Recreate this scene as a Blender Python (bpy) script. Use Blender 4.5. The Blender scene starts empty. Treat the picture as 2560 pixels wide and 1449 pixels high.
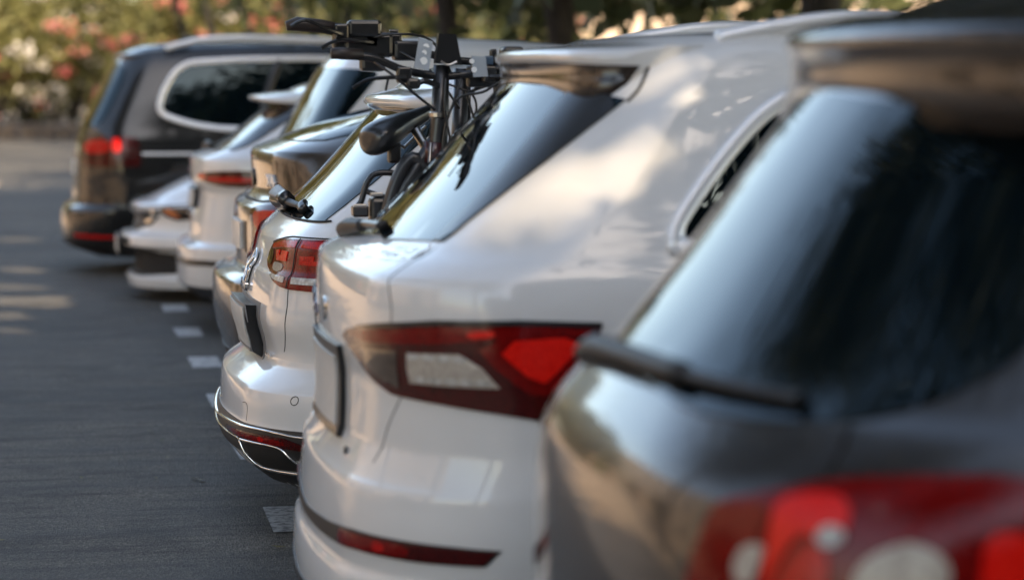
import bpy, bmesh, math, random
import numpy as np
from mathutils import Vector, Matrix, Euler
from mathutils.geometry import delaunay_2d_cdt
R=math.radians
sc=bpy.context.scene
COL=sc.collection
# ---------------------------------------------------------------- camera
cam=bpy.data.cameras.new('camera'); cam.lens=85; cam.sensor_width=36; cam.clip_start=.1; cam.clip_end=900
cam.dof.use_dof=True; cam.dof.focus_distance=8.45; cam.dof.aperture_fstop=1.7; cam.dof.aperture_blades=9
co=bpy.data.objects.new('camera',cam); COL.objects.link(co)
co.location=(0,0,1.6); co.rotation_euler=(R(90-5.0068),0,R(-10.842)); sc.camera=co
# ---------------------------------------------------------------- sky, sun, exposure
SUN_EL,SUN_DIR=36.,Vector((.42,-.91,0)).normalized()      # the sun stands behind the camera, to its right
w=bpy.data.worlds.new('World'); sc.world=w; w.use_nodes=True
nt=w.node_tree; bg=nt.nodes['Background']
sky=nt.nodes.new('ShaderNodeTexSky'); sky.sky_type='NISHITA'; sky.sun_disc=False
sky.sun_elevation=R(SUN_EL); sky.sun_rotation=math.atan2(SUN_DIR.x,SUN_DIR.y); sky.air_density=1.0; sky.dust_density=1.3; sky.ozone_density=1.0
nt.links.new(sky.outputs[0],bg.inputs[0]); bg.inputs[1].default_value=.15
sl=bpy.data.lights.new('sun','SUN'); sl.energy=2.9; sl.angle=R(.53); sl.color=(1,.86,.70)
so=bpy.data.objects.new('sun',sl); COL.objects.link(so)
sd=Vector((SUN_DIR.x*math.cos(R(SUN_EL)),SUN_DIR.y*math.cos(R(SUN_EL)),math.sin(R(SUN_EL))))
so.rotation_euler=sd.to_track_quat('Z','Y').to_euler(); so.location=sd*60
vs=sc.view_settings; vs.view_transform='Standard'; vs.look='None'; vs.gamma=1; vs.use_curve_mapping=False; vs.exposure=1.95
vs.use_white_balance=True; vs.white_balance_temperature=7900; vs.white_balance_tint=10     # camera balanced for open shade
sc.render.engine='CYCLES'; sc.cycles.use_denoising=True; sc.cycles.max_bounces=7; sc.cycles.transparent_max_bounces=8
# ---------------------------------------------------------------- materials
def mat(name,col,rough=.5,metal=0.,coat=0.,coat_rough=.03,spec=.5,ior=None,**k):
    m=bpy.data.materials.new(name); m.use_nodes=True
    b=m.node_tree.nodes['Principled BSDF']; i=b.inputs
    i['Base Color'].default_value=(*col,1); i['Roughness'].default_value=rough; i['Metallic'].default_value=metal
    i['Coat Weight'].default_value=coat; i['Coat Roughness'].default_value=coat_rough; i['Specular IOR Level'].default_value=spec
    if ior: i['IOR'].default_value=ior
    for a,v in k.items(): i[a.replace('_',' ')].default_value=v
    return m
def nodes(m): return m.node_tree.nodes, m.node_tree.links, m.node_tree.nodes['Principled BSDF']
def tex(m,kind,scale=(1,1,1),coord='Object',**k):
    n,l,_=nodes(m); c=n.new('ShaderNodeTexCoord'); mp=n.new('ShaderNodeMapping'); mp.inputs['Scale'].default_value=scale
    l.new(c.outputs[coord],mp.inputs[0]); t=n.new(kind); l.new(mp.outputs[0],t.inputs['Vector'])
    for a,v in k.items(): t.inputs[a.replace('_',' ')].default_value=v
    return t
def ramp(m,src,stops):
    n,l,_=nodes(m); r=n.new('ShaderNodeValToRGB'); e=r.color_ramp.elements
    while len(e)<len(stops): e.new(.5)
    for q,(p,c) in zip(e,stops): q.position=p; q.color=(*c,1) if len(c)==3 else c
    l.new(src,r.inputs[0]); return r
def bump(m,src,strength,dist=.01,target='Normal'):
    n,l,b=nodes(m); bp=n.new('ShaderNodeBump'); bp.inputs['Strength'].default_value=strength; bp.inputs['Distance'].default_value=dist
    l.new(src,bp.inputs['Height']); l.new(bp.outputs[0],b.inputs[target]); return bp
def dusty(m,amt=.12,tint=(.30,.25,.20)):
    """thin uneven road dust on a paint"""
    n,l,b=nodes(m); t=tex(m,'ShaderNodeTexNoise',(1,1,1),Scale=3.1,Detail=8.,Roughness=.62)
    r=ramp(m,t.outputs[0],[(.42,(0,0,0)),(.78,(amt,amt,amt))])
    mx=n.new('ShaderNodeMix'); mx.data_type='RGBA'; mx.inputs[6].default_value=b.inputs['Base Color'].default_value[:]; mx.inputs[7].default_value=(*tint,1)
    l.new(r.outputs[0],mx.inputs[0]); l.new(mx.outputs[2],b.inputs['Base Color'])
    r2=ramp(m,t.outputs[0],[(.4,(.02,)*3),(.8,(.10,)*3)]); l.new(r2.outputs[0],b.inputs['Coat Roughness'])
    return m
M={}
ORD=['first','second','third','fourth','fifth','sixth','seventh','eighth','ninth','tenth','eleventh','twelfth','thirteenth']
M['white']=dusty(mat('white_paint',(.68,.68,.67),.45,0,1.,.03),.10)
M['grey']=dusty(mat('graphite_paint',(.034,.033,.033),.36,.5,1.,.02,spec=.3),.03)
M['black']=dusty(mat('black_paint',(.004,.005,.006),.5,0,1.,.03,spec=.2),.012)
M['bronze']=dusty(mat('dark_bronze_paint',(.050,.038,.029),.35,.5,1.,.03),.06)
M['navy']=dusty(mat('navy_paint',(.010,.016,.028),.35,.2,1.,.03),.06)
M['glass']=mat('tinted_glass',(.0012,.004,.006),.015,0,0,spec=.5)
nodes(M['glass'])[2].inputs['Specular Tint'].default_value=(.70,.93,1,1)
M['trim']=mat('satin_black_trim',(.012,.012,.013),.32,0,.3,.1)
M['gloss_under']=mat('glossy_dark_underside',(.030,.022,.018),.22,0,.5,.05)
M['plastic']=mat('grey_black_plastic',(.014,.014,.015),.5)
_t=tex(M['plastic'],'ShaderNodeTexNoise',(1,1,1),Scale=420.,Detail=2.); bump(M['plastic'],_t.outputs[0],.12,.002)
M['under']=mat('underbody_black',(.010,.010,.010),.8)
M['gap']=mat('panel_gap_dark',(.008,.008,.009),.7)
M['chrome']=mat('chrome',(.80,.80,.79),.10,1.)
M['alu']=mat('satin_aluminium',(.86,.87,.88),.34,.35)
M['silver_plastic']=mat('silver_grey_plastic',(.20,.20,.205),.45,0.)
M['rubber']=mat('tyre_rubber',(.018,.018,.018),.75)
M['plate']=mat('plate_white',(.66,.66,.63),.35,0,.4,.08)
_t=tex(M['plate'],'ShaderNodeTexNoise',(1,9,3),Scale=9.,Detail=5.); _r=ramp(M['plate'],_t.outputs[0],[(.35,(.70,.69,.66)),(.75,(.55,.53,.49))]); M['plate'].node_tree.links.new(_r.outputs[0],nodes(M['plate'])[2].inputs['Base Color'])
def lens(name,c0,c1,scale,rough=.12,bs=.55,coat=.18):
    m=mat(name,c0,rough,0,coat,.015,spec=.2)
    v=tex(m,'ShaderNodeTexVoronoi',(1,1,1),Scale=scale); r=ramp(m,v.outputs['Distance'],[(.1,c0),(.75,c1)])
    n,l,b=nodes(m); l.new(r.outputs[0],b.inputs['Base Color']); bump(m,v.outputs['Distance'],bs,.006)
    return m
M['lens_deep']=lens('deep_red_lens',(.24,.005,.005),(.11,.003,.003),140,.12,.06)
M['lens_dark']=lens('dark_red_lens',(.085,.004,.004),(.035,.002,.002),140,.12,.06,.5)
M['lens_red']=lens('red_lens',(.62,.010,.008),(.36,.005,.005),160,.10,.10)
M['lens_bright']=lens('bright_red_reflector',(.90,.02,.012),(.66,.008,.006),150,.12,.15)
M['lens_orange']=lens('orange_red_lens',(.85,.13,.05),(.60,.06,.03),140,.10,.12)
M['lens_clear']=lens('clear_lens',(.52,.46,.39),(.38,.33,.28),90,.06,.06)
M['lens_led']=lens('led_strip_lens',(.62,.61,.58),(.36,.34,.31),60,.10,.05)
M['lens_smoke']=mat('smoked_lens',(.030,.020,.016),.08,0,1.,.015)
M['orange']=mat('amber_lamp',(.55,.16,.05),.2,0,1.,.02)
M['bikeblack']=mat('bike_black',(.010,.010,.011),.38,0,.4,.1)
M['bikered']=mat('dark_red_frame_paint',(.045,.008,.009),.35,0,.8,.06)
M['grip']=mat('grip_rubber',(.030,.022,.020),.45)
M['saddle']=mat('saddle_vinyl',(.020,.022,.025),.28,0,.3,.1)
M['steel']=mat('bare_steel',(.45,.42,.38),.28,1.)
M['clear']=mat('clear_plastic_reflector',(.62,.68,.74),.12,0,.6,.05); nodes(M['clear'])[2].inputs['Transmission Weight'].default_value=.45
M['whitep']=mat('white_plastic_print',(.85,.86,.86),.4)
M['cardash']=mat('faded_blue_plastic',(.05,.09,.14),.4)
# ground
M['asphalt']=mat('worn_asphalt',(.09,.09,.09),.75,spec=.5)
def asphalt(m):
    n,l,b=nodes(m)
    a=tex(m,'ShaderNodeTexNoise',(1.1,7.5,1),Scale=.55,Detail=7.,Roughness=.6)      # long drag marks across the lane
    f=tex(m,'ShaderNodeTexNoise',(1,1,1),Scale=150.,Detail=3.,Roughness=.7)
    g=tex(m,'ShaderNodeTexVoronoi',(1,1,1),Scale=135.)
    big=tex(m,'ShaderNodeTexNoise',(1,1,1),Scale=.35,Detail=4.)
    st=tex(m,'ShaderNodeTexNoise',(.9,5.,1),Scale=2.1,Detail=5.,Roughness=.66)
    r=ramp(m,a.outputs[0],[(.32,(.042,.040,.036)),(.52,(.088,.084,.076)),(.72,(.140,.132,.119))])
    r2=ramp(m,g.outputs['Color'],[(0,(.35,.35,.35)),(.55,(.95,.95,.95)),(1,(2.1,2.05,1.95))])
    r3=ramp(m,st.outputs[0],[(.32,(.36,.36,.36)),(.50,(1,1,1))])
    r4=ramp(m,big.outputs[0],[(.32,(.66,.66,.67)),(.68,(1.22,1.20,1.16))])
    def mul(x,y):
        q=n.new('ShaderNodeMix'); q.data_type='RGBA'; q.blend_type='MULTIPLY'; q.inputs[0].default_value=1; l.new(x,q.inputs[6]); l.new(y,q.inputs[7]); return q.outputs[2]
    oil=tex(m,'ShaderNodeTexNoise',(1,1.6,1),Scale=1.15,Detail=6.,Roughness=.7,Distortion=.6); r5=ramp(m,oil.outputs[0],[(.52,(1,1,1)),(.62,(.62,.62,.62)),(.74,(.42,.42,.42))])
    c=mul(mul(mul(mul(r.outputs[0],r5.outputs[0]),r2.outputs[0]),r3.outputs[0]),r4.outputs[0]); l.new(c,b.inputs['Base Color'])
    rr=ramp(m,a.outputs[0],[(.3,(.62,)*3),(.7,(.82,)*3)]); l.new(rr.outputs[0],b.inputs['Roughness'])
    h=n.new('ShaderNodeMath'); h.operation='ADD'; l.new(f.outputs[0],h.inputs[0]); l.new(g.outputs['Distance'],h.inputs[1]); bump(m,h.outputs[0],.8,.008)
asphalt(M['asphalt'])
M['road_paint']=mat('worn_white_road_paint',(.55,.56,.56),.6)
_t=tex(M['road_paint'],'ShaderNodeTexNoise',(1,1,1),Scale=28.,Detail=8.,Roughness=.7); _r=ramp(M['road_paint'],_t.outputs[0],[(.40,(.12,.125,.13)),(.53,(.42,.43,.43)),(.8,(.54,.54,.53))]); M['road_paint'].node_tree.links.new(_r.outputs[0],nodes(M['road_paint'])[2].inputs['Base Color'])
M['paving']=mat('sandy_paving',(.42,.33,.25),.8)
_t=tex(M['paving'],'ShaderNodeTexNoise',(1,1,1),Scale=1.4,Detail=8.); _r=ramp(M['paving'],_t.outputs[0],[(.3,(.36,.26,.18)),(.7,(.50,.38,.27))]); M['paving'].node_tree.links.new(_r.outputs[0],nodes(M['paving'])[2].inputs['Base Color'])
M['earth']=mat('dry_earth',(.17,.13,.095),.95)
M['stone']=mat('rough_kerb_stone',(.20,.17,.15),.9)
_t=tex(M['stone'],'ShaderNodeTexNoise',(1,1,1),Scale=3.,Detail=8.,Roughness=.7); _r=ramp(M['stone'],_t.outputs[0],[(.3,(.06,.05,.045)),(.7,(.15,.125,.11))]); M['stone'].node_tree.links.new(_r.outputs[0],nodes(M['stone'])[2].inputs['Base Color']); bump(M['stone'],_t.outputs[0],.8,.05)
M['render_wall']=mat('sunny_plaster',(.52,.40,.30),.9)
_t=tex(M['render_wall'],'ShaderNodeTexNoise',(1,1,1),Scale=.9,Detail=8.); _r=ramp(M['render_wall'],_t.outputs[0],[(.3,(.44,.33,.24)),(.7,(.57,.45,.35))]); M['render_wall'].node_tree.links.new(_r.outputs[0],nodes(M['render_wall'])[2].inputs['Base Color'])
M['rooftile']=mat('terracotta',(.30,.13,.07),.85)
M['shutter']=mat('window_dark',(.02,.025,.03),.1)
M['wframe']=mat('window_frame_white',(.55,.52,.48),.5)
def leafmat(name,c0,c1,c2,trans=.25):
    m=mat(name,c1,.55); n,l,b=nodes(m); g=n.new('ShaderNodeNewGeometry'); r=ramp(m,g.outputs['Random Per Island'],[(0,c0),(.55,c1),(1,c2)])
    l.new(r.outputs[0],b.inputs['Base Color'])
    tr=n.new('ShaderNodeBsdfTranslucent'); l.new(r.outputs[0],tr.inputs[0]); mx=n.new('ShaderNodeMixShader'); mx.inputs[0].default_value=trans
    l.new(b.outputs[0],mx.inputs[1]); l.new(tr.outputs[0],mx.inputs[2]); l.new(mx.outputs[0],n['Material Output'].inputs[0]); return m
M['leaf_olive']=leafmat('oleander_leaf',(.095,.097,.028),(.185,.182,.062),(.27,.245,.10),.3)
M['leaf_tree']=leafmat('plane_tree_leaf',(.020,.030,.010),(.040,.055,.016),(.07,.08,.022),.18)
M['leaf_dark']=leafmat('holm_oak_leaf',(.018,.024,.010),(.030,.036,.014),(.05,.05,.02),.12)
M['leaf_dry']=leafmat('sunlit_dry_leaf',(.07,.066,.021),(.125,.115,.038),(.18,.15,.056),.25)
M['flower_pink']=leafmat('coral_pink_petal',(.75,.15,.14),(.80,.25,.24),(.84,.40,.38),.3)
M['flower_white']=leafmat('white_petal',(.66,.62,.57),(.75,.71,.67),(.80,.78,.75),.3)
M['bark']=mat('dark_bark',(.030,.024,.018),.9)
_t=tex(M['bark'],'ShaderNodeTexNoise',(6,6,1.2),Scale=3.,Detail=6.); _r=ramp(M['bark'],_t.outputs[0],[(.3,(.008,.007,.006)),(.75,(.030,.025,.020))]); M['bark'].node_tree.links.new(_r.outputs[0],nodes(M['bark'])[2].inputs['Base Color']); bump(M['bark'],_t.outputs[0],.7,.03)
# ---------------------------------------------------------------- object helpers
def props(o,label=None,cat=None,group=None,kind=None):
    for k,v in (('label',label),('category',cat),('group',group),('kind',kind)):
        if v: o[k]=v
    return o
def empty(name,loc,label,cat,group=None,rz=0):
    o=bpy.data.objects.new(name,None); COL.objects.link(o); o.location=loc; o.rotation_euler=(0,0,rz); o.empty_display_size=.2
    return props(o,label,cat,group)
def base_of(o):
    m=Matrix.Identity(4)
    while o is not None: m=Matrix.Translation(o.location)@o.rotation_euler.to_matrix().to_4x4()@m; o=o.parent
    return m
def link(name,me,m,parent=None,world=True,smooth=True):
    """one mesh object; vertices given in world coordinates unless world=False"""
    if m is not None and not me.materials: me.materials.append(m)
    o=bpy.data.objects.new(name,me); COL.objects.link(o)
    if smooth and len(me.polygons): me.polygons.foreach_set('use_smooth',[True]*len(me.polygons))
    if parent is not None:
        o.parent=parent
        if world: me.transform(base_of(parent).inverted())
    return o
def mesh(name,v,f):
    me=bpy.data.meshes.new(name); me.from_pydata(v,[],f); me.update(); return me
def np_quads(name,V):
    """V: (n,4,3) separate quads"""
    n=len(V); me=bpy.data.meshes.new(name); me.vertices.add(4*n); me.vertices.foreach_set('co',V.reshape(-1).astype(np.float32))
    me.loops.add(4*n); me.loops.foreach_set('vertex_index',np.arange(4*n,dtype=np.int32)); me.polygons.add(n)
    me.polygons.foreach_set('loop_start',np.arange(0,4*n,4,dtype=np.int32)); me.update(calc_edges=True); return me
class MB:
    """collects simple solids into one mesh"""
    def __init__(s): s.v=[];s.f=[]
    def add(s,v,f): k=len(s.v); s.v+=[tuple(a) for a in v]; s.f+=[tuple(i+k for i in q) for q in f]; return s
    def box(s,a,b,bev=0.):
        bm=bmesh.new(); bmesh.ops.create_cube(bm,size=1)
        for v in bm.verts: v.co=Vector([(a[i]+b[i])/2+v.co[i]*(b[i]-a[i]) for i in range(3)])
        if bev: bmesh.ops.bevel(bm,geom=bm.edges[:],offset=bev,segments=2,affect='EDGES',profile=.5)
        bm.verts.index_update(); s.add([v.co[:] for v in bm.verts],[[v.index for v in f.verts] for f in bm.faces]); bm.free(); return s
    def tube(s,pts,rad,n=8,flat=1.,cap=True):
        P=[Vector(p) for p in pts]; rad=rad if hasattr(rad,'__len__') else [rad]*len(P); up=Vector((0,0,1)); rings=[]
        t0=(P[1]-P[0]).normalized(); 
        if abs(t0.dot(up))>.9: up=Vector((1,0,0))
        a=t0.cross(up).normalized()
        for i,p in enumerate(P):
            t=(P[min(i+1,len(P)-1)]-P[max(i-1,0)]).normalized(); a=(a-t*a.dot(t)).normalized(); b=t.cross(a)
            rings.append([p+(a*math.cos(u)+b*math.sin(u)*flat)*rad[i] for u in [2*math.pi*k/n for k in range(n)]])
        v=[q for r in rings for q in r]; f=[(i*n+k,i*n+(k+1)%n,(i+1)*n+(k+1)%n,(i+1)*n+k) for i in range(len(P)-1) for k in range(n)]
        if cap: f+=[tuple(range(n-1,-1,-1)),tuple((len(P)-1)*n+k for k in range(n))]
        return s.add(v,f)
    def lathe(s,prof,c,axis='Y',n=24):
        v=[];f=[]
        for r,h in prof:
            for k in range(n):
                u=2*math.pi*k/n; a,b=r*math.cos(u),r*math.sin(u)
                v.append({'Y':(c[0]+a,c[1]+h,c[2]+b),'Z':(c[0]+a,c[1]+b,c[2]+h),'X':(c[0]+h,c[1]+a,c[2]+b)}[axis])
        m=len(prof); f=[(i*n+k,i*n+(k+1)%n,(i+1)*n+(k+1)%n,(i+1)*n+k) for i in range(m-1) for k in range(n)]
        return s.add(v,f)
    def build(s,name,m,parent=None,world=True,smooth=False): 
        return link(name,mesh(name,s.v,s.f),m,parent,world,smooth)
def arc(pts,n=6):
    """Catmull-Rom through the points"""
    P=[Vector(p) for p in pts]; out=[]
    for i in range(len(P)-1):
        a,b,c,d=P[max(i-1,0)],P[i],P[i+1],P[min(i+2,len(P)-1)]
        for k in range(n):
            t=k/n; out.append(.5*((2*b)+(c-a)*t+(2*a-5*b+4*c-d)*t*t+(3*b-a-3*c+d)*t**3))
    return out+[P[-1]]
# ---------------------------------------------------------------- car skins
def pchip(tab):
    """monotone cubic through (t, v) knots"""
    xs=[a for a,_ in tab]; ys=[b for _,b in tab]; n=len(xs)
    if n==1: return lambda t: ys[0]
    h=[xs[i+1]-xs[i] for i in range(n-1)]; d=[(ys[i+1]-ys[i])/h[i] for i in range(n-1)]
    m=[d[0]]+[0 if d[i-1]*d[i]<=0 else (h[i-1]+h[i])*3/((2*h[i]+h[i-1])/d[i-1]+(h[i]+2*h[i-1])/d[i]) for i in range(1,n-1)]+[d[-1]]
    def f(t):
        if t<=xs[0]: return ys[0]
        if t>=xs[-1]: return ys[-1]
        lo,hi=0,n-1
        while hi-lo>1:
            k=(lo+hi)//2
            if xs[k]<=t: lo=k
            else: hi=k
        s=(t-xs[lo])/h[lo]; a=1-s
        return ys[lo]*(1+2*s)*a*a+ys[lo+1]*s*s*(3-2*s)+h[lo]*(m[lo]*s*a*a-m[lo+1]*s*s*a)
    return f
def sm(a,b,t):
    t=max(0.,min(1.,(t-a)/(b-a))); return t*t*(3-2*t)
class Form:
    """a car skin: q runs in metres from the end of the near rear corner (q>0 along the near side, q<0 across the tail), z is height"""
    L=1.15
    def __init__(s,x0,yc,prof,wid,rx,ry,bow,taper=.05,rise=.05,risez=(1.2,1.6),zs=1.0,length=4.6,front=None):
        s.x0,s.yc,s.zs=x0,yc,zs
        s.xr=pchip(prof); s.w=pchip(wid); s.rx=pchip(rx); s.ry=pchip(ry); s.bow=pchip(bow)
        s.taper=taper; s.rise=rise; s.risez=risez; s.length=length
        s.xf=pchip(front or [(.2,4.45),(.5,4.6),(.75,4.55),(.95,4.25),(1.05,3.85),(1.3,3.35),(1.5,2.95),(1.7,2.5)])
        s.ztop=prof[-1][0]; s.zbot=prof[0][0]
    def plan(s,q,z):
        L=s.L; sg=-1.
        if q<-L: q=-2*L-q; sg=1.
        w,rx,ry,b,xr=s.w(z),s.rx(z),s.ry(z),s.bow(z),s.xr(z)
        if q>=0: x=b+rx+q; v=w
        else:
            p=1+q/L; l1=w-ry; l2=(rx+ry)*.785; T=l1/(l1+l2)
            if p<T: v=p/T*l1; x=b*(v/w)**2
            else:
                f=(p-T)/(1-T)*math.pi/2; v=l1+ry*math.sin(f); x=b*(v/w)**2+rx*(1-math.cos(f))
        v-=s.taper*max(0,1-x/1.6)**2*(v/w)
        return x+xr,sg*v
    def lift(s,x,z):
        k=sm(s.risez[0],s.risez[1],z)
        t=min(1.,max(0.,(x-.1)/1.6)); t2=max(0.,(x-1.9))
        return z+k*(s.rise*(1-(1-t)**2)-.05*t2*t2)
    def P(s,q,z):
        x,v=s.plan(q,z)
        return (s.x0+x, s.yc+v, s.lift(x,z)*s.zs)
    def N(s,q,z,e=.004):
        a=s.P(q-e,z);b=s.P(q+e,z);c=s.P(q,z-e);d=s.P(q,z+e)
        u=[b[i]-a[i] for i in range(3)];v=[d[i]-c[i] for i in range(3)]
        n=(u[1]*v[2]-u[2]*v[1],u[2]*v[0]-u[0]*v[2],u[0]*v[1]-u[1]*v[0])
        l=math.sqrt(sum(k*k for k in n)) or 1.
        return tuple(k/l for k in n)

# shared lateral tables
SUVW=[(.2,.84),(.35,.90),(.55,.935),(.8,.94),(1.05,.925),(1.2,.88),(1.4,.79),(1.55,.725),(1.63,.685),(1.67,.645),(1.69,.58)]
CAR={};KN={}
def form(name,yc,prof,wid=SUVW,rx=[(.2,.3),(.6,.34),(1.0,.3),(1.2,.24),(1.6,.2)],ry=[(.2,.4),(.6,.4),(1.0,.36),(1.2,.28),(1.6,.22)],
   bow=[(.2,.10),(.6,.10),(1.0,.09),(1.6,.10)],**k):
    KN[name]=[a for a,_ in prof]; CAR[name]=Form(0,yc,prof,wid,rx,ry,bow,**k); return CAR[name]
c1=form('car1',3.95,[(.18,.962),(.30,.882),(.45,.857),(.663,.852),(.811,.850),(.892,.852),(.962,.860),(1.023,.885),(1.068,.919),(1.10,.945),(1.119,.972),(1.153,.999),(1.22,1.053),(1.286,1.108),(1.358,1.168),(1.438,1.237),(1.517,1.307),(1.571,1.359),(1.66,1.454),(1.70,1.549)],
 rx=[(.2,.36),(.6,.38),(1.0,.40),(1.2,.44),(1.6,.36)],ry=[(.2,.45),(.6,.46),(1.0,.58),(1.2,.68),(1.6,.52)],bow=[(.2,.13),(.7,.13),(1.0,.13),(1.2,.15),(1.6,.16)])
c2=form('car2',6.45,[(.17,.70),(.24,.655),(.311,.65),(.376,.657),(.40,.672),(.452,.672),(.567,.68),(.604,.684),(.614,.692),(.69,.727),(.702,.731),(.847,.735),(.927,.725),(1.021,.725),(1.110,.734),(1.120,.744),(1.134,.770),(1.15,.805),(1.183,.885),(1.258,.965),(1.369,1.077),(1.479,1.187),(1.589,1.296),(1.635,1.36),(1.672,1.46)],rise=.035)
tg=form('tig',8.9,[(.16,.85),(.19,.735),(.227,.688),(.261,.644),(.322,.607),(.375,.602),(.413,.616),(.486,.62),(.530,.629),(.538,.637),(.598,.722),(.606,.729),(.63,.735),(.771,.706),(.846,.713),(.916,.731),(.926,.741),(1.027,.776),(1.087,.837),(1.132,.883),(1.247,1.005),(1.454,1.216),(1.53,1.30),(1.58,1.40),(1.61,1.5)])
x4=form('x4',11.2,[(.2,.86),(.28,.82),(.361,.794),(.477,.758),(.61,.741),(.70,.75),(.735,.80),(.757,.856),(.9,.855),(1.02,.86),(1.05,.90),(1.10,.935),(1.20,.928),(1.24,.925),(1.27,.935),(1.285,.97),(1.31,1.05),(1.38,1.30),(1.46,1.65),(1.53,2.05),(1.57,2.4)],
  wid=[(.2,.86),(.4,.93),(.75,.94),(1.0,.92),(1.15,.86),(1.28,.80),(1.4,.74),(1.52,.66),(1.57,.55)])
vn=form('van',13.5,[(.2,1.2),(.3,1.12),(.6,1.10),(.9,1.12),(1.1,1.17),(1.236,1.262),(1.475,1.418),(1.64,1.53),(1.70,1.60),(1.76,1.70)],
  wid=[(.2,.86),(.4,.93),(.8,.94),(1.1,.92),(1.25,.88),(1.5,.80),(1.65,.74),(1.72,.68),(1.76,.6)],front=[(.2,4.7),(.5,4.8),(.8,4.75),(1.0,4.45),(1.1,4.1),(1.3,3.7),(1.5,3.35),(1.7,3.0),(1.85,2.6)])
k2=form('kod2',15.9,[(.2,.93),(.26,.85),(.294,.816),(.426,.813),(.532,.82),(.569,.894),(.688,.908),(.80,.93),(.87,.94),(.953,.912),(1.03,.912),(1.09,.92),(1.112,.96),(1.15,1.059),(1.348,1.35),(1.422,1.482),(1.48,1.56),(1.52,1.68)],
  wid=[(.2,.84),(.35,.90),(.55,.935),(.8,.94),(1.05,.92),(1.15,.88),(1.35,.78),(1.48,.66),(1.52,.56)])
hd=form('hood',18.0,[(.10,.56),(.135,.56),(.165,.55),(.2,.62),(.36,.62),(.405,.51),(.475,.52),(.50,.60),(.60,.63),(.655,.585),(.69,.60),(.73,.72),(.80,.86),(.884,1.047),(.95,1.4),(1.0,1.65),(1.2,2.05),(1.35,2.45),(1.45,2.9)],
  wid=[(.1,.80),(.3,.86),(.6,.88),(.8,.86),(.95,.82),(1.1,.78),(1.3,.70),(1.45,.55)],
  rx=[(.1,.35),(.6,.5),(1,.45),(1.4,.4)],ry=[(.1,.45),(.6,.5),(1,.5),(1.4,.4)],bow=[(.1,.16),(.6,.16),(1,.14),(1.4,.14)])
sh=form('sharan',20.7,[(.14,.36),(.2,.2),(.237,.117),(.30,.095),(.373,.092),(.508,.105),(.545,.13),(.574,.189),(.70,.20),(.844,.209),(1.045,.229),(1.12,.25),(1.214,.282),(1.348,.35),(1.6,.485),(1.751,.572),(1.80,.64),(1.83,.74)],
  wid=[(.2,.84),(.35,.90),(.55,.935),(.8,.94),(1.05,.925),(1.2,.89),(1.5,.81),(1.70,.74),(1.78,.68),(1.83,.6)],front=[(.2,4.7),(.5,4.8),(.8,4.75),(1.0,4.45),(1.1,4.1),(1.3,3.7),(1.5,3.35),(1.7,3.0),(1.85,2.6)])

def chaikin(p,n,closed=True):
    for _ in range(n):
        o=[]; m=len(p)
        for i in range(m if closed else m-1):
            a,b=p[i],p[(i+1)%m]; o+=[(a[0]*.75+b[0]*.25,a[1]*.75+b[1]*.25),(a[0]*.25+b[0]*.75,a[1]*.25+b[1]*.75)]
        p=o if closed else [p[0]]+o[1:-1]+[p[-1]]
    return p
def dense(p,h,closed=True):
    o=[]; m=len(p)
    for i in range(m if closed else m-1):
        a,b=p[i],p[(i+1)%m]; k=max(1,int(math.hypot(b[0]-a[0],b[1]-a[1])/h))
        o+=[(a[0]+(b[0]-a[0])*j/k,a[1]+(b[1]-a[1])*j/k) for j in range(k)]
    return o if closed else o+[p[-1]]
def off(fm,q,z,d):
    p,n=fm.P(q,z),fm.N(q,z); return (p[0]+n[0]*d,p[1]+n[1]*d,p[2]+n[2]*d)
def mirror(fm,poly): return [(-2*fm.L-q,z) for q,z in poly]
def closed_both(fm,near): return near+[(-2*fm.L-q,z) for q,z in reversed(near)]
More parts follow.
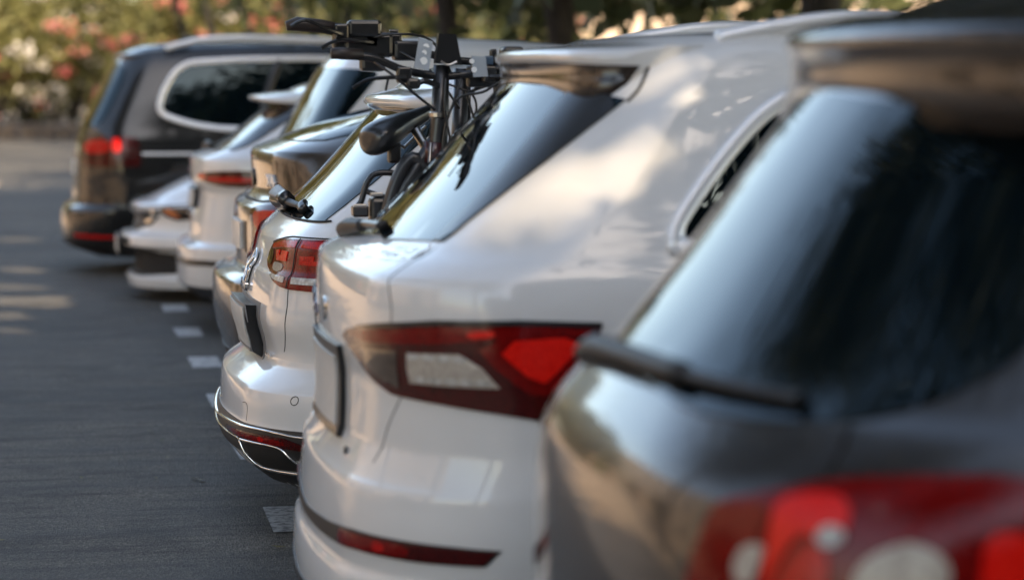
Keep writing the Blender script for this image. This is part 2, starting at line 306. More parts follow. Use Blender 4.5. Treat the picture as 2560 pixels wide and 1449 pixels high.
def patch(name,fm,poly,m,parent,d=.003,rim=.006,sm_=1,h=.035,flat=False):
    """a plate that follows the skin: outline in (q,z), standing d proud with its rim turned in"""
    p=dense(chaikin(poly,sm_) if sm_ else poly,h); n=len(p)
    qs=[a for a,_ in p]; zs_=[b for _,b in p]; q0,q1,z0,z1=min(qs),max(qs),min(zs_),max(zs_)
    pts=[Vector(a) for a in p]
    def inside(x,y):
        c=False; j=n-1
        for i in range(n):
            if (zs_[i]>y)!=(zs_[j]>y) and x<(qs[j]-qs[i])*(y-zs_[i])/(zs_[j]-zs_[i])+qs[i]: c=not c
            j=i
        return c
    hx=max(h,(q1-q0)/60); hz=max(min(h,(z1-z0)/5),.008)
    k=0; y=z0+hz*.5
    while y<z1:
        x=q0+hx*(.5 if k%2 else .25)
        while x<q1:
            if inside(x,y) and min((x-a)**2+(y-b)**2 for a,b in p)>(.35*min(hx,hz))**2: pts.append(Vector((x,y)))
            x+=hx
        y+=hz; k+=1
    V,E,F,*_=delaunay_2d_cdt(pts,[(i,(i+1)%n) for i in range(n)],[],1,1e-6)
    v=[off(fm,a[0],a[1],d) for a in V]; f=[tuple(t) for t in F]
    from collections import Counter
    c=Counter(frozenset((t[i],t[(i+1)%len(t)])) for t in f for i in range(len(t)))
    bd=[(t[i],t[(i+1)%len(t)]) for t in f for i in range(len(t)) if c[frozenset((t[i],t[(i+1)%len(t)]))]==1]
    lo={}
    for a,b in bd:
        for i in (a,b):
            if i not in lo: lo[i]=len(v); v.append(off(fm,V[i][0],V[i][1],d-rim))
    nt_=len(f); f+=[(b,a,lo[a],lo[b]) for a,b in bd]
    me=mesh(name,v,f)
    # outward side
    q,z=sum(qs)/n,sum(zs_)/n
    if me.polygons[0].normal.dot(Vector(fm.N(*(V[f[0][0]]))))<0: me.flip_normals()
    o=link(name,me,m,parent)
    for pl in me.polygons:
        if pl.index>=nt_: pl.use_smooth=False
    # keep the face smooth but the rim crisp
    bm=bmesh.new(); bm.from_mesh(me); bm.faces.ensure_lookup_table()
    for e in bm.edges:
        if len(e.link_faces)==2 and (e.link_faces[0].index>=nt_)!=(e.link_faces[1].index>=nt_): e.smooth=False
    bm.to_mesh(me); bm.free()
    return o
def line(name,fm,pts,m,parent,r=.003,d=0.,n=5,flat=1.,steps=8,closed=False):
    """a bead, moulding or shut line laid along the skin"""
    P=arc([(a,b,0) for a,b in (pts+[pts[0]] if closed else pts)],steps)
    return MB().tube([off(fm,p.x,p.y,d) for p in P],r,n,flat).build(name,m,parent,smooth=True)
def sweep(name,fm,pts,m,parent,n=10):
    """pts: (q,z,height above skin, radius along normal, radius across)"""
    C=arc([(a,b,c) for a,b,c,_,_ in pts],6); k=len(C); v=[]; f=[]
    def rr(i,j):
        t=i/6; a=min(int(t),len(pts)-2); s=t-a; return pts[a][j]*(1-s)+pts[a+1][j]*s
    for i,c in enumerate(C):
        q,z,d=c; N=Vector(fm.N(q,z)); p=Vector(off(fm,q,z,d)); c2=C[min(i+1,k-1)]; c1=C[max(i-1,0)]
        t=(Vector(off(fm,c2[0],c2[1],c2[2]))-Vector(off(fm,c1[0],c1[1],c1[2]))).normalized(); b=N.cross(t).normalized(); N=t.cross(b).normalized()
        for j in range(n):
            u=2*math.pi*j/n; cu,su=math.cos(u),math.sin(u); cu=math.copysign(abs(cu)**.6,cu); su=math.copysign(abs(su)**.6,su)
            v.append(p+N*cu*rr(i,3)+b*su*rr(i,4))
    f=[(i*n+j,i*n+(j+1)%n,(i+1)*n+(j+1)%n,(i+1)*n+j) for i in range(k-1) for j in range(n)]+[tuple(range(n-1,-1,-1)),tuple((k-1)*n+j for j in range(n))]
    return link(name,mesh(name,v,f),m,parent)
def lettering(name,fm,txt,q,z,size,m,parent,d=.006,depth=.003,stretch=1.):
    cu=bpy.data.curves.new('t','FONT'); cu.body=txt; cu.size=size; cu.extrude=depth; cu.resolution_u=3; cu.offset=size*.02
    o=bpy.data.objects.new('t',cu); me=bpy.data.meshes.new_from_object(o); bpy.data.objects.remove(o); bpy.data.curves.remove(cu); me.name=name
    for v in me.vertices: v.co=off(fm,q+v.co.x*stretch,z+v.co.y,d+v.co.z)
    return link(name,me,m,parent,smooth=False)
def ring_q(fm,z):
    """one closed plan contour at height z, from tail centre along the near side and back"""
    L=fm.L; qs=[-L*(1-(i/34)) for i in range(35)]
    x0,_=fm.plan(0,z); xb=min(p for p in (fm.xr(a/100) for a in range(20,170,10)))
    xf=xb+fm.xf(z); dl=max(.25,xf-x0-.45)
    qs+=[dl*((i/26)**1.35) for i in range(1,27)]
    near=[fm.plan(q,z) for q in qs]
    xe,ve=near[-1]; rx=max(.12,xf-xe)
    for i in range(1,11):
        u=i/10*math.pi/2; near.append((xe+rx*math.sin(u),ve*(.25+.75*math.cos(u))))
    near.append((xe+rx*1.02,0))
    pts=[(fm.x0+x,fm.yc+v,fm.lift(x,z)*fm.zs) for x,v in near]
    far=[(fm.x0+x,fm.yc-v,fm.lift(x,z)*fm.zs) for x,v in near[1:-1]]
    return pts+far[::-1]
def body(name,fm,m,parent):
    zs_=set(np.linspace(fm.zbot,fm.ztop,84).round(4)); zs_|={round(z,4) for z in fm.knots}
    for a,b in zip(fm.knots[:-1],fm.knots[1:]):
        if abs(fm.xr(b)-fm.xr(a))>1.2*(b-a): zs_|={round(a+(b-a)*t,4) for t in (.2,.4,.6,.8)}
    zs_=sorted(zs_); zs_=[z for i,z in enumerate(zs_) if i==0 or z-zs_[i-1]>.0012]
    v=[];f=[]; n=None
    for z in zs_:
        r=ring_q(fm,z); n=len(r); v+=r
    k=len(zs_)
    f=[(i*n+j,i*n+(j+1)%n,(i+1)*n+(j+1)%n,(i+1)*n+j) for i in range(k-1) for j in range(n)]
    top=[Vector(p) for p in v[-n:]]; c=sum(top,Vector())/n
    prev=(k-1)*n
    for s in (.93,.82,.65,.45,.25,.1):
        b=len(v)
        for p in top:
            q=c+(p-c)*s; q.z=fm.lift(q.x-fm.x0,fm.ztop)*fm.zs+.02*(1-s*s)*(1 if fm.ztop>1.3 else .3); v.append(q[:])
        f+=[(prev+j,prev+(j+1)%n,b+(j+1)%n,b+j) for j in range(n)]; prev=b
    f.append(tuple(prev+j for j in range(n))); f.append(tuple(range(n-1,-1,-1)))
    me=mesh(name,v,f); bm=bmesh.new(); bm.from_mesh(me); bmesh.ops.recalc_face_normals(bm,faces=bm.faces[:]); bm.to_mesh(me); bm.free()
    return link(name,me,m,parent)
def spoiler(fm,m,parent,xt,zt,zb,W,xf,zf,under,bow=.06,rnd=.22,a0=.72,drop=.02,slant=.0,name='spoiler'):
    v=[];f=[]; N=45; K=None
    for i in range(N):
        a=-1+2*i/(N-1); s=math.sin(a*math.pi/2); y=fm.yc+s*W; a=abs(s); e=max(0,(a-a0)/(1-a0)); tr=bow*a*a+rnd*(1-math.sqrt(max(0,1-e*e))); dz=-drop*a**4
        zm=(zt+zb)/2
        pr=[(under[0]+tr*.6,under[1]+dz),((under[0]+xt)/2+.02+tr*.8,(under[1]*.35+zb*.65)+dz),(xt+.012+tr,zb+dz),(xt+tr,zb+(zt-zb)*.3+dz),(xt+slant*.45+tr,zb+(zt-zb)*.7+dz),(xt+.010+slant*.8+tr,zt-.002+dz),(xt+.035+slant+tr,zt+.004+dz),(xt+.12+tr*.8,zt+(zf-zt)*.35+.006+dz),((xt+xf)/2+tr*.5,zt+(zf-zt)*.65+.006+dz),(xf,zf+dz),(xf,zf-.06+dz),(under[0]+.1+tr*.3,under[1]+.03+dz)]
        K=len(pr); v+=[(x,y,z) for x,z in pr]
    f=[(i*K+j,i*K+(j+1)%K,(i+1)*K+(j+1)%K,(i+1)*K+j) for i in range(N-1) for j in range(K)]+[tuple(range(K)),tuple((N-1)*K+j for j in range(K))]
    me=mesh(name,v,f); bm=bmesh.new(); bm.from_mesh(me); bmesh.ops.recalc_face_normals(bm,faces=bm.faces[:]); bm.to_mesh(me); bm.free()
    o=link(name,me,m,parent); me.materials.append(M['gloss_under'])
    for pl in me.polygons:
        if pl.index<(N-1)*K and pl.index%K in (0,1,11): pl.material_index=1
    return o
WH={}
def wheels(fm,parent,xs,r=.34):
    if 'tyre' not in WH:
        WH['tyre']=(lambda b:mesh('tyre',b.v,b.f))(MB().lathe([(.225,-.09),(.30,-.108),(.335,-.085),(.34,-.04),(.34,.04),(.335,.085),(.30,.108),(.225,.09)],(0,0,0),'Y',36))
        b=MB().lathe([(.225,-.085),(.222,-.095),(.21,-.06),(.20,.02),(.05,.03)],(0,0,0),'Y',36).lathe([(.0,-.062),(.05,-.06),(.055,-.03)],(0,0,0),'Y',18)
        for k in range(5):
            u=2*math.pi*k/5
            for du in (-.13,.13): b.tube([(.045*math.cos(u),-.05,.045*math.sin(u)),(.13*math.cos(u+du*.7),-.07,.13*math.sin(u+du*.7)),(.218*math.cos(u+du),-.075,.218*math.sin(u+du))],[.018,.016,.015],6)
        WH['rim']=mesh('rim',b.v,b.f)
        WH['tyre'].materials.append(M['rubber']); WH['rim'].materials.append(M['alu'])
    base=parent.location
    for x in xs:
        for s in (-1,1):
            t=bpy.data.objects.new('wheel',WH['tyre']); COL.objects.link(t); t.parent=parent
            t.location=(x-base.x,s*(fm.w(.5)-.095),.34); t.rotation_euler=(0,0,0 if s<0 else math.pi)
            q=bpy.data.objects.new('rim',WH['rim']); COL.objects.link(q); q.parent=t
    for x in xs:
        for s in (0,1):
            qc=x-fm.plan(0,.4)[0]-fm.x0; poly=[(qc+.40*math.cos(u),max(fm.zbot+.004,.34+.40*math.sin(u))) for u in [math.pi*k/16 for k in range(17)]]+[(qc-.40,fm.zbot+.004),(qc+.40,fm.zbot+.004)]
            patch('wheel_arch',fm,mirror(fm,poly) if s else poly,M['under'],parent,.002,.02,0,.06)
def car(key,label,paint,group=None,cat='car',name='parked_car'):
    fm=CAR[key]; fm.knots=KN[key]
    root=empty(name,(round(fm.P(-fm.L,.5)[0],3),fm.yc,0),label,cat,group)
    body('body',fm,M[paint],root)
    return fm,root
def pair(name,fm,poly,m,parent,**k):
    return patch(name,fm,poly,m,parent,**k),patch(name,fm,mirror(fm,poly),m,parent,**k)
def pairs(name,fm,poly,m,parent,**k):
    """the near and the far lamp, each with the map that carries an outline to its side"""
    a,b=pair(name,fm,poly,m,parent,**k)
    return ((a,lambda q:q),(b,lambda q:mirror(fm,q)))
# ---------------------------------------------------------------- ground
def sheet(name,x0,x1,y0,y1,z,m,nx=1,ny=1,parent=None):
    v=[(x0+(x1-x0)*i/nx,y0+(y1-y0)*j/ny,z) for j in range(ny+1) for i in range(nx+1)]
    f=[(j*(nx+1)+i,j*(nx+1)+i+1,(j+1)*(nx+1)+i+1,(j+1)*(nx+1)+i) for j in range(ny) for i in range(nx)]
    return link(name,mesh(name,v,f),m,parent,smooth=False)
props(sheet('ground',-400,400,-400,400,-.03,M['earth']),kind='structure')
lot=props(sheet('parking_lot',-60,40,-40,64.6,0,M['asphalt']),kind='structure')
props(sheet('forecourt',-60,-.75,-40,38,.004,M['paving']),kind='structure')
for y in (5.4,7.05,8.70,10.36,12.0,13.66,15.31,16.95,18.6,20.25,21.9):
    a=random.Random(int(y*10)); q=[(.765+a.uniform(-.008,.008),y-.26),(.935+a.uniform(-.008,.008),y-.26+a.uniform(-.02,.02)),(.935,y+.25),(.765,y+.25+a.uniform(-.02,.02))]
    link('line_marking',mesh('line_marking',[(*p,.004) for p in q],[(0,1,2,3)]),M['road_paint'],lot,smooth=False)
def litter():
    rng=np.random.default_rng(9); n=130; x=rng.uniform(-1.4,1.1,n); y=5+26*rng.random(n)**1.3; s=rng.uniform(.012,.03,n); a=rng.uniform(0,6.28,n)
    V=np.zeros((n,4,3)); 
    for k,(u,v) in enumerate([(1,0),(0,.45),(-1,0),(0,-.45)]):
        V[:,k,0]=x+s*(u*np.cos(a)-v*np.sin(a)); V[:,k,1]=y+s*(u*np.sin(a)+v*np.cos(a)); V[:,k,2]=.006+rng.random(n)*.008
    props(link('fallen_leaves',np_quads('fallen_leaves',V),M['leaf_dry'],smooth=False),'scattered dry leaf fragments lying on the asphalt lane','leaf litter',kind='stuff')
litter()
# low rubble kerb wall in front of the hedge
def rubble(name,x0,x1,y,h,seed):
    rnd=random.Random(seed); root=empty(name,(x0,y,0),'low wall of rough brown stones holding the flower bed at the end of the lane','wall')
    MB().box((x0,y+.12,0),(x1,y+.5,h-.05)).build('core',M['earth'],root)
    protos=[]
    for k in range(6):
        bm=bmesh.new(); bmesh.ops.create_icosphere(bm,subdivisions=1,radius=.5)
        for v in bm.verts: v.co*=rnd.uniform(.8,1.1); v.co.y*=.7
        me=bpy.data.meshes.new('stone'); bm.to_mesh(me); bm.free(); me.materials.append(M['stone']); protos.append(me)
    x=x0; 
    for row in range(2):
        x=x0
        while x<x1:
            wd=rnd.uniform(.32,.6); o=bpy.data.objects.new('stone',rnd.choice(protos)); COL.objects.link(o); o.parent=root
            o.location=(x+wd/2-x0,rnd.uniform(-.03,.05)+.1,h*(.25+.5*row)); o.scale=(wd*1.08,.42,h*.62); o.rotation_euler=(rnd.uniform(-.2,.2),rnd.uniform(-.2,.2),rnd.uniform(-.3,.3)); x+=wd
    return root
rubble('stone_wall',-6,15,65.,.44,5)
# ---------------------------------------------------------------- plants
def leaves(rng,cent,rad,nclump,per,size,spread,shell=.55,asp=.5,keep=None,droop=.0):
    """quads scattered in clumps through an ellipsoid; returns (n,4,3)"""
    d=rng.normal(size=(nclump,3)); d/=np.linalg.norm(d,axis=1)[:,None]
    r=(shell+(1-shell)*rng.random(nclump))[:,None]; rr=rng.random(nclump)[:,None]<.22; r=np.where(rr,rng.random((nclump,1))*shell,r)
    c=np.array(cent)+d*r*np.array(rad)
    p=np.repeat(c,per,0)+rng.normal(size=(nclump*per,3))*spread
    n=len(p); a=rng.normal(size=(n,3)); a[:,2]-=droop; a/=np.linalg.norm(a,axis=1)[:,None]
    b=rng.normal(size=(n,3)); b-=a*(a*b).sum(1)[:,None]; b/=np.linalg.norm(b,axis=1)[:,None]
    s=(size*(.6+.8*rng.random(n)))[:,None]
    if keep is not None:
        k=keep(p); p,a,b,s=p[k],a[k],b[k],s[k]
    return np.stack([p-a*s*.5,p+b*s*asp*.5,p+a*s*.5,p-b*s*asp*.5],1)
def limb_tree(name,base,H,lean,r0,seed,crown,label,group,lm,nclump,per,size,spread,rays=(),trunk_top=None,shell=.5):
    """crown: (centre offset, radii); real limbs reach into it"""
    rnd=random.Random(seed); rng=np.random.default_rng(seed)
    root=empty(name,base,label,'tree',group)
    b=Vector(base); cc=b+Vector(crown[0]); t=MB()
    fork=b+Vector((lean[0],lean[1],trunk_top or crown[0][2]*.55))
    mid=(b+fork)/2+Vector((rnd.uniform(-.12,.12),rnd.uniform(-.12,.12),0))
    t.tube(arc([b-Vector((0,0,.15)),b+Vector((0,0,.25)),mid,fork],4),[r0*1.35-r0*.6*i/12 for i in range(13)],10)
    for k in range(6):
        u=2*math.pi*k/6+rnd.uniform(-.4,.4); e=cc+Vector((math.cos(u)*crown[1][0]*.68,math.sin(u)*crown[1][1]*.68,rnd.uniform(-.1,.55)*crown[1][2]))
        m_=(fork+e)/2+Vector((0,0,rnd.uniform(.1,.5))); P=arc([fork-Vector((0,0,.1)),m_,e],4); t.tube(P,[r0*.52*(1-.8*i/8) for i in range(9)],7)
        for j in range(2):
            e2=m_.lerp(e,.5)+Vector((rnd.uniform(-1,1),rnd.uniform(-1,1),rnd.uniform(-.2,.9)))*crown[1][0]*.35; t.tube([m_,(m_+e2)/2+Vector((0,0,.1)),e2],[r0*.26,r0*.17,r0*.06],5)
    t.build('trunk',M['bark'],root,smooth=True)
    def keep(p):
        k=np.ones(len(p),bool)
        for o,rad in rays:
            v=p-np.array(o); h=v@np.array(sd); dd=np.linalg.norm(v-h[:,None]*np.array(sd),axis=1); k&=~((dd<rad+size*.10)&(h>0))
        return k
    V=leaves(rng,cc,crown[1],nclump,per,size,spread,shell,.55,keep if rays else None,.3)
    link('crown',np_quads('crown',V),lm,root,smooth=False)
    return root
# gaps in the leaf roof that let spots of sun through (on the white flank, the lane, the far lamp)
SPOTS=[((1.109,5.738,1.282),.12),((1.159,5.719,1.306),.075),((1.242,5.716,1.364),.10),((1.405,5.688,1.412),.09),((1.478,5.784,1.605),.10),((1.517,5.780,1.620),.06),((1.242,5.646,1.281),.06),((1.290,5.708,1.388),.04),((1.023,5.755,1.219),.09),
 ((-.18,17.6,0),.30),((-.30,18.9,0),.22),((.10,17.9,0),.14),((-.3,16.6,0),.22),((-.25,15.6,0),.16),((-.22,20.6,0),.22),((-.3,24.5,0),.25),((.57,19.8,1.03),.10)]
ROW=[(-13.5,5.2),(-6,5.5),(1.5,5.3),(9,5.1),(16.4,5.45),(24.2,5.5),(31.6,5.45)]
for k,(y,x) in enumerate(ROW):
    vis={4:'nearest',5:'middle',6:'farthest'}.get(k)
    limb_tree('plane_tree',(x,y,0),7,((.0,.1),(-.2,.3),(.1,-.2),(.15,0),(-.15,.2),(-.5,.1),(-.45,.2))[k],(.16,.17,.16,.16,.15,.17,.16)[k],20+k,((1.9 if k==6 else .9 if k>3 else .5,0,5.75 if k>3 else 6.0),(3.4 if k==6 else 4.3 if k>3 else 4.2 if k==3 else 2.7,2.6 if k==6 else 4.5,3.1)),
      f'dark leafy plane tree behind the parked row, {vis} of the three trunks over the roofs' if vis else f'dark leafy plane tree beside the nearest cars, {ORD[k]} along the row from behind the photographer','plane trees along the parking row',M['leaf_tree'],760,34,.32,.55,SPOTS,trunk_top=3.6)
for k,(x,y) in enumerate([(1.4,-22.5),(6.2,-23.5),(10.5,-22),(9.8,-9.5),(14.5,-10)]):  # unseen oaks added behind the camera to cut skylight on the car sides
    h=25 if k<3 else 15.5
    limb_tree('unseen_oak',(x,y,0),h,(.1*k,.1),.26,40+k,((0,0,h*.56),(4.4 if k<3 else 2.9,3.4,h*.47)),f'unseen tall dark oak added behind the photographer to cut skylight, {ORD[k]} of the clump','unseen evergreen oaks added to cut skylight',M['leaf_dark'],900 if k<3 else 640,36,.58 if k<3 else .5,.7,SPOTS,trunk_top=2.6,shell=.3)
for k in range(3):  # unseen shrubs added to darken what the car sides reflect
    limb_tree('evergreen_shrub',(-3.5+3.9*k,-5.4,0),4,(0,0),.1,260+k,((0,0,2.0),(2.9,1.5,2.1)),f'unseen dense dark shrub added behind the photographer to darken reflections, {ORD[k]} of the front row','unseen evergreen shrubs added to darken reflections',M['leaf_dark'],260,26,.34,.35,shell=.3)
for k,(x,y) in enumerate([(-2.6,-7.6),(.9,-8.0),(4.2,-7.6),(7.6,-8.2),(-6,-8)]):  # second unseen shrub row, added to close bright gaps in the reflections
    limb_tree('evergreen_shrub',(x,y,0),5,(0,0),.1,280+k,((0,0,2.7),(2.8,1.3,2.8)),f'unseen dense dark shrub added behind the photographer to darken reflections, {ORD[k]} of the back row','unseen evergreen shrubs added to darken reflections',M['leaf_dark'],330,28,.36,.35,shell=.2)
# oleander hedge at the end of the lane
def oleander(x,y,seed,fl,label,group='oleander bushes of the flowering hedge',H=4.6,n=150):
    rng=np.random.default_rng(seed); rnd=random.Random(seed)
    root=empty('oleander_bush',(x,y,0),label,'bush',group); c=(x,y,H*.60)
    V=leaves(rng,c,(1.75,1.5,H*.40),n,26,.27,.30,.62,.30,None,-.2)
    link('foliage',np_quads('foliage',V),M['leaf_olive'],root,smooth=False)
    for nm,mm,cnt in fl:
        d=rng.normal(size=(cnt,3)); d[:,1]=-abs(d[:,1]); d/=np.linalg.norm(d,axis=1)[:,None]
        cc=np.array(c)+d*np.array((1.75,1.5,H*.42))*1.04; p=np.repeat(cc,22,0)+rng.normal(size=(cnt*22,3))*np.array((.13,.08,.10))
        a=rng.normal(size=p.shape); a/=np.linalg.norm(a,axis=1)[:,None]; b=rng.normal(size=p.shape); b-=a*(a*b).sum(1)[:,None]; b/=np.linalg.norm(b,axis=1)[:,None]
        V=np.stack([p-a*.06,p+b*.06,p+a*.06,p-b*.06],1); link('blossoms',np_quads('blossoms',V),mm,root,smooth=False)
    t=MB()
    for k in range(7):
        u=rnd.uniform(0,6.28); e=(x+math.cos(u)*1.1,y+math.sin(u)*.9,H*rnd.uniform(.5,.8)); t.tube([(x+math.cos(u)*.2,y+math.sin(u)*.2,.2),(x+math.cos(u)*.6,y+math.sin(u)*.5,H*.3),e],[.05,.04,.02],5)
    t.build('stems',M['bark'],root)
PK=('pink',M['flower_pink']); WT=('white',M['flower_white'])
hx=[-3.4,-1.5,.45,2.4,4.4,6.5,8.7,10.9,13.2]
for k,x in enumerate(hx):
    pk,wt=[(8,7),(13,9),(11,20),(24,6),(22,5),(7,3),(8,4),(12,4),(8,3)][k]
    lab=['outermost hedge bush past the left frame edge, few flowers','bush at the left end of the hedge with coral and a few white flowers','bush with the most white flowers at the left of the hedge','bush full of coral pink flowers above the black people carrier','bush with dense coral flowers behind the roof rails of the black people carrier','plainer olive bush behind the thin leaning trunks','olive bush behind the bicycle handlebars','bush with pink flowers behind the bicycles, right of the handlebars','last olive bush of the hedge, beside the sandy house'][k]
    oleander(x,66.6+.5*((k*7)%3-1),60+k,[('b',PK[1],pk),('b',WT[1],wt)],lab)
for k in range(7): oleander(-10.2+.4*(k%2),6+8.0*k,90+k,[('b',PK[1],10),('b',WT[1],6)],f'low oleander bush on the sunny forecourt, {ORD[k]} from the near end','oleander bushes along the forecourt',2.6,80)
# darker evergreens that close the hedge at the back
for k,(x,y,h) in enumerate([(-4.5,71.5,4.2),(-.5,72,4.0),(3.5,71.5,4.3),(7.5,72,4.4)]):
    limb_tree('evergreen_shrub',(x,y,0),h,(0,0),.12,130+k,((0,0,2.1),(2.6,1.4,2.0)),['dark evergreen behind the left end of the flowering hedge','dark evergreen behind the white flowered bush','dark evergreen behind the coral flowered bushes','dark evergreen behind the thin leaning trunks'][k],'dark evergreens behind the hedge',M['leaf_dark'],130,26,.28,.32)
for k,(x,y,h,s) in enumerate([(-15,82,13,1.),(-8,80,14,1.1),(-.5,83,15,1.1),(6.5,81,13,1.),(13,86,14,1.1)]):
    limb_tree('tall_tree',(x,y,0),h,(.2,.1),.3,210+k,((0,0,h*.55),(4.6*s,3.4,h*.44)),f'tall sunlit tree rising behind the flowering hedge, {ORD[k]} from the left','tall trees behind the hedge',M['leaf_dry'],300,26,.55,.7,trunk_top=h*.3,shell=.4)
for k,(x,y,h) in enumerate([(-8.5,34,6.5),(-8.2,47,7),(-8,58,7.5)]):
    limb_tree('tall_tree',(x,y,0),h,(.2,.1),.25,230+k,((0,0,h*.58),(3.9,4.3,h*.42)),f'sunlit tree at the far end of the forecourt, {ORD[k]} from the near side','tall trees along the forecourt',M['leaf_dry'],300,26,.45,.65,trunk_top=h*.3,shell=.4)
for k,(x,y,h) in enumerate([(-7.6,-3.5,16.5),(-7.2,3.6,17),(-7.6,10.4,16.5)]):
    limb_tree('lime_tree',(x,y,0),h,(.15,.1),.26,300+k,((.6,0,h*.66),(4.3,4.0,h*.34)),f'tall lime tree left of the lane, {ORD[k]} from behind the photographer','lime trees beside the lane',M['leaf_dark'],760,34,.20,.9,trunk_top=h*.42,shell=.2)
# thin leaning trees in front of the hedge
for k,(px,y,lx,r) in enumerate([(3.75,58,-.75,.115),(4.25,57,-.62,.12),(5.15,58.5,-.55,.13),(6.2,57.5,-.5,.13)]):
    limb_tree('young_tree',(px,y,0),6,(lx,.2),r,150+k,((-.6,0,5.6),(2.0,1.9,1.7)),['leftmost thin leaning trunk behind the black people carrier','second thin leaning trunk, close beside the leftmost','third thin leaning trunk behind the roof rails','fourth thin leaning trunk, beside the bicycle grips'][k],'young trees leaning over the end of the lane',M['leaf_tree'],90,26,.22,.4,trunk_top=3.4)
# darker trees between the lane and the house
for k,(x,y,cx,s) in enumerate([(5.9,41.6,-.3,1.15),(6.2,50.5,0,1.15),(9.4,50,0,1.0),(12.3,47,.3,1.05),(15.6,46,-.2,1.1),(17.4,52,.2,1.0),(22.5,49,0,1.1)]):
    limb_tree('shade_tree',(x,y,0),7,(cx,.2),.16*s,170+k,((0,0,4.8),(3.0*s,2.6*s,2.35*s)),['dark shade tree just past the last plane tree of the row','dark shade tree near the hedge at the end of the lane','dark shade tree behind the handlebars','dark shade tree in front of the sandy house, left of the thick trunk','dark shade tree in front of the sandy house, right of the thick trunk','dark shade tree over the far dark van','dark shade tree beyond the roof of the nearest car'][k],'shade trees in front of the sandy house',M['leaf_tree'],150,28,.25,.45,trunk_top=3.1)
# ---------------------------------------------------------------- sandy house at the back right
def house():
    x0,x1,y0,y1,h=11.5,40,74,84,6.2
    root=empty('sandy_house',(25,79,0),'sandy plastered house with dark windows, sunlit behind the trees','house')
    MB().box((x0,y0,0),(x1,y1,h)).build('wall',M['render_wall'],root)
    rf=MB(); rf.add([(x0-.5,y0-.5,h+.002),(x1+.5,y0-.5,h+.002),(x1+.5,y1+.5,h+.002),(x0-.5,y1+.5,h+.002),(x0+4,79,h+2.3),(x1-4,79,h+2.3)],[(0,1,5,4),(1,2,5),(2,3,4,5),(3,0,4),(3,2,1,0)]); rf.build('roof',M['rooftile'],root)
    for x in (14.2,19.4,24.6,29.8,35):
        for z in (1.0,4.0):
            f=MB().box((x-.62,y0-.06,z-.06),(x+.62,y0+.02,z)).box((x-.62,y0-.06,z+1.4),(x+.62,y0+.02,z+1.46)).box((x-.62,y0-.06,z),(x-.55,y0+.02,z+1.4)).box((x+.55,y0-.06,z),(x+.62,y0+.02,z+1.4)).box((x-.03,y0-.05,z),(x+.03,y0+.02,z+1.4))
            w_=f.build('window',M['wframe'],root); MB().box((x-.55,y0-.02,z),(x+.55,y0-.004,z+1.4)).build('pane',M['shutter'],w_)
house()
def terrace():
    root=empty('terraced_house',(-24,30,0),'long sandy house wall along the sunny forecourt outside the left edge of the picture','house')
    MB().box((-27,-2,0),(-21,62,10.5)).build('wall',M['render_wall'],root)
    for k in range(13):
        y=4+4.4*k
        for z in (1.0,4.0,7.2):
            f=MB().box((-21.02,y-.62,z-.06),(-20.94,y+.62,z)).box((-21.02,y-.62,z+1.4),(-20.94,y+.62,z+1.46)).box((-21.02,y-.62,z),(-20.94,y-.55,z+1.4)).box((-21.02,y+.55,z),(-20.94,y+.62,z+1.4)).build('window',M['wframe'],root)
            MB().box((-21.01,y-.55,z),(-20.98,y+.55,z+1.4)).build('pane',M['shutter'],f)
terrace()
# ---------------------------------------------------------------- nearest car: dark grey, tail cropped by the frame
fm,r=car('car1','dark grey car nearest the camera with a big curved rear window','grey')
G=closed_both(fm,[(-1.15,1.110),(-.948,1.106),(-.79,1.089),(-.646,1.090),(-.495,1.104),(-.445,1.124),(-.392,1.155),(-.363,1.19),(-.345,1.24),(-.352,1.35),(-.38,1.44),(-.43,1.493),(-.55,1.506),(-.768,1.514),(-1.15,1.530)])
patch('rear_window',fm,G,M['glass'],r,d=.004,rim=.008,sm_=2,h=.05)
spoiler(fm,M['grey'],r,1.296,1.692,1.648,.72,1.80,1.725,(1.318,1.526),bow=.17,rnd=.2,a0=.62,slant=.028)
line('shut_line',fm,[(-.478,1.102),(-.458,1.07),(-.438,1.036)],M['gap'],r,.006,.001); line('shut_line',fm,mirror(fm,[(-.478,1.102),(-.458,1.07),(-.438,1.036)]),M['gap'],r,.006,.001)
LT=[(-0.600,.79),(-0.575,.95),(-0.565,.985),(-0.505,1.003),(-0.420,1.034),(-0.303,1.050),(-0.193,1.056),(0.037,1.04),(0.137,.98),(0.057,.86),(-0.163,.80),(-0.348,.775)]
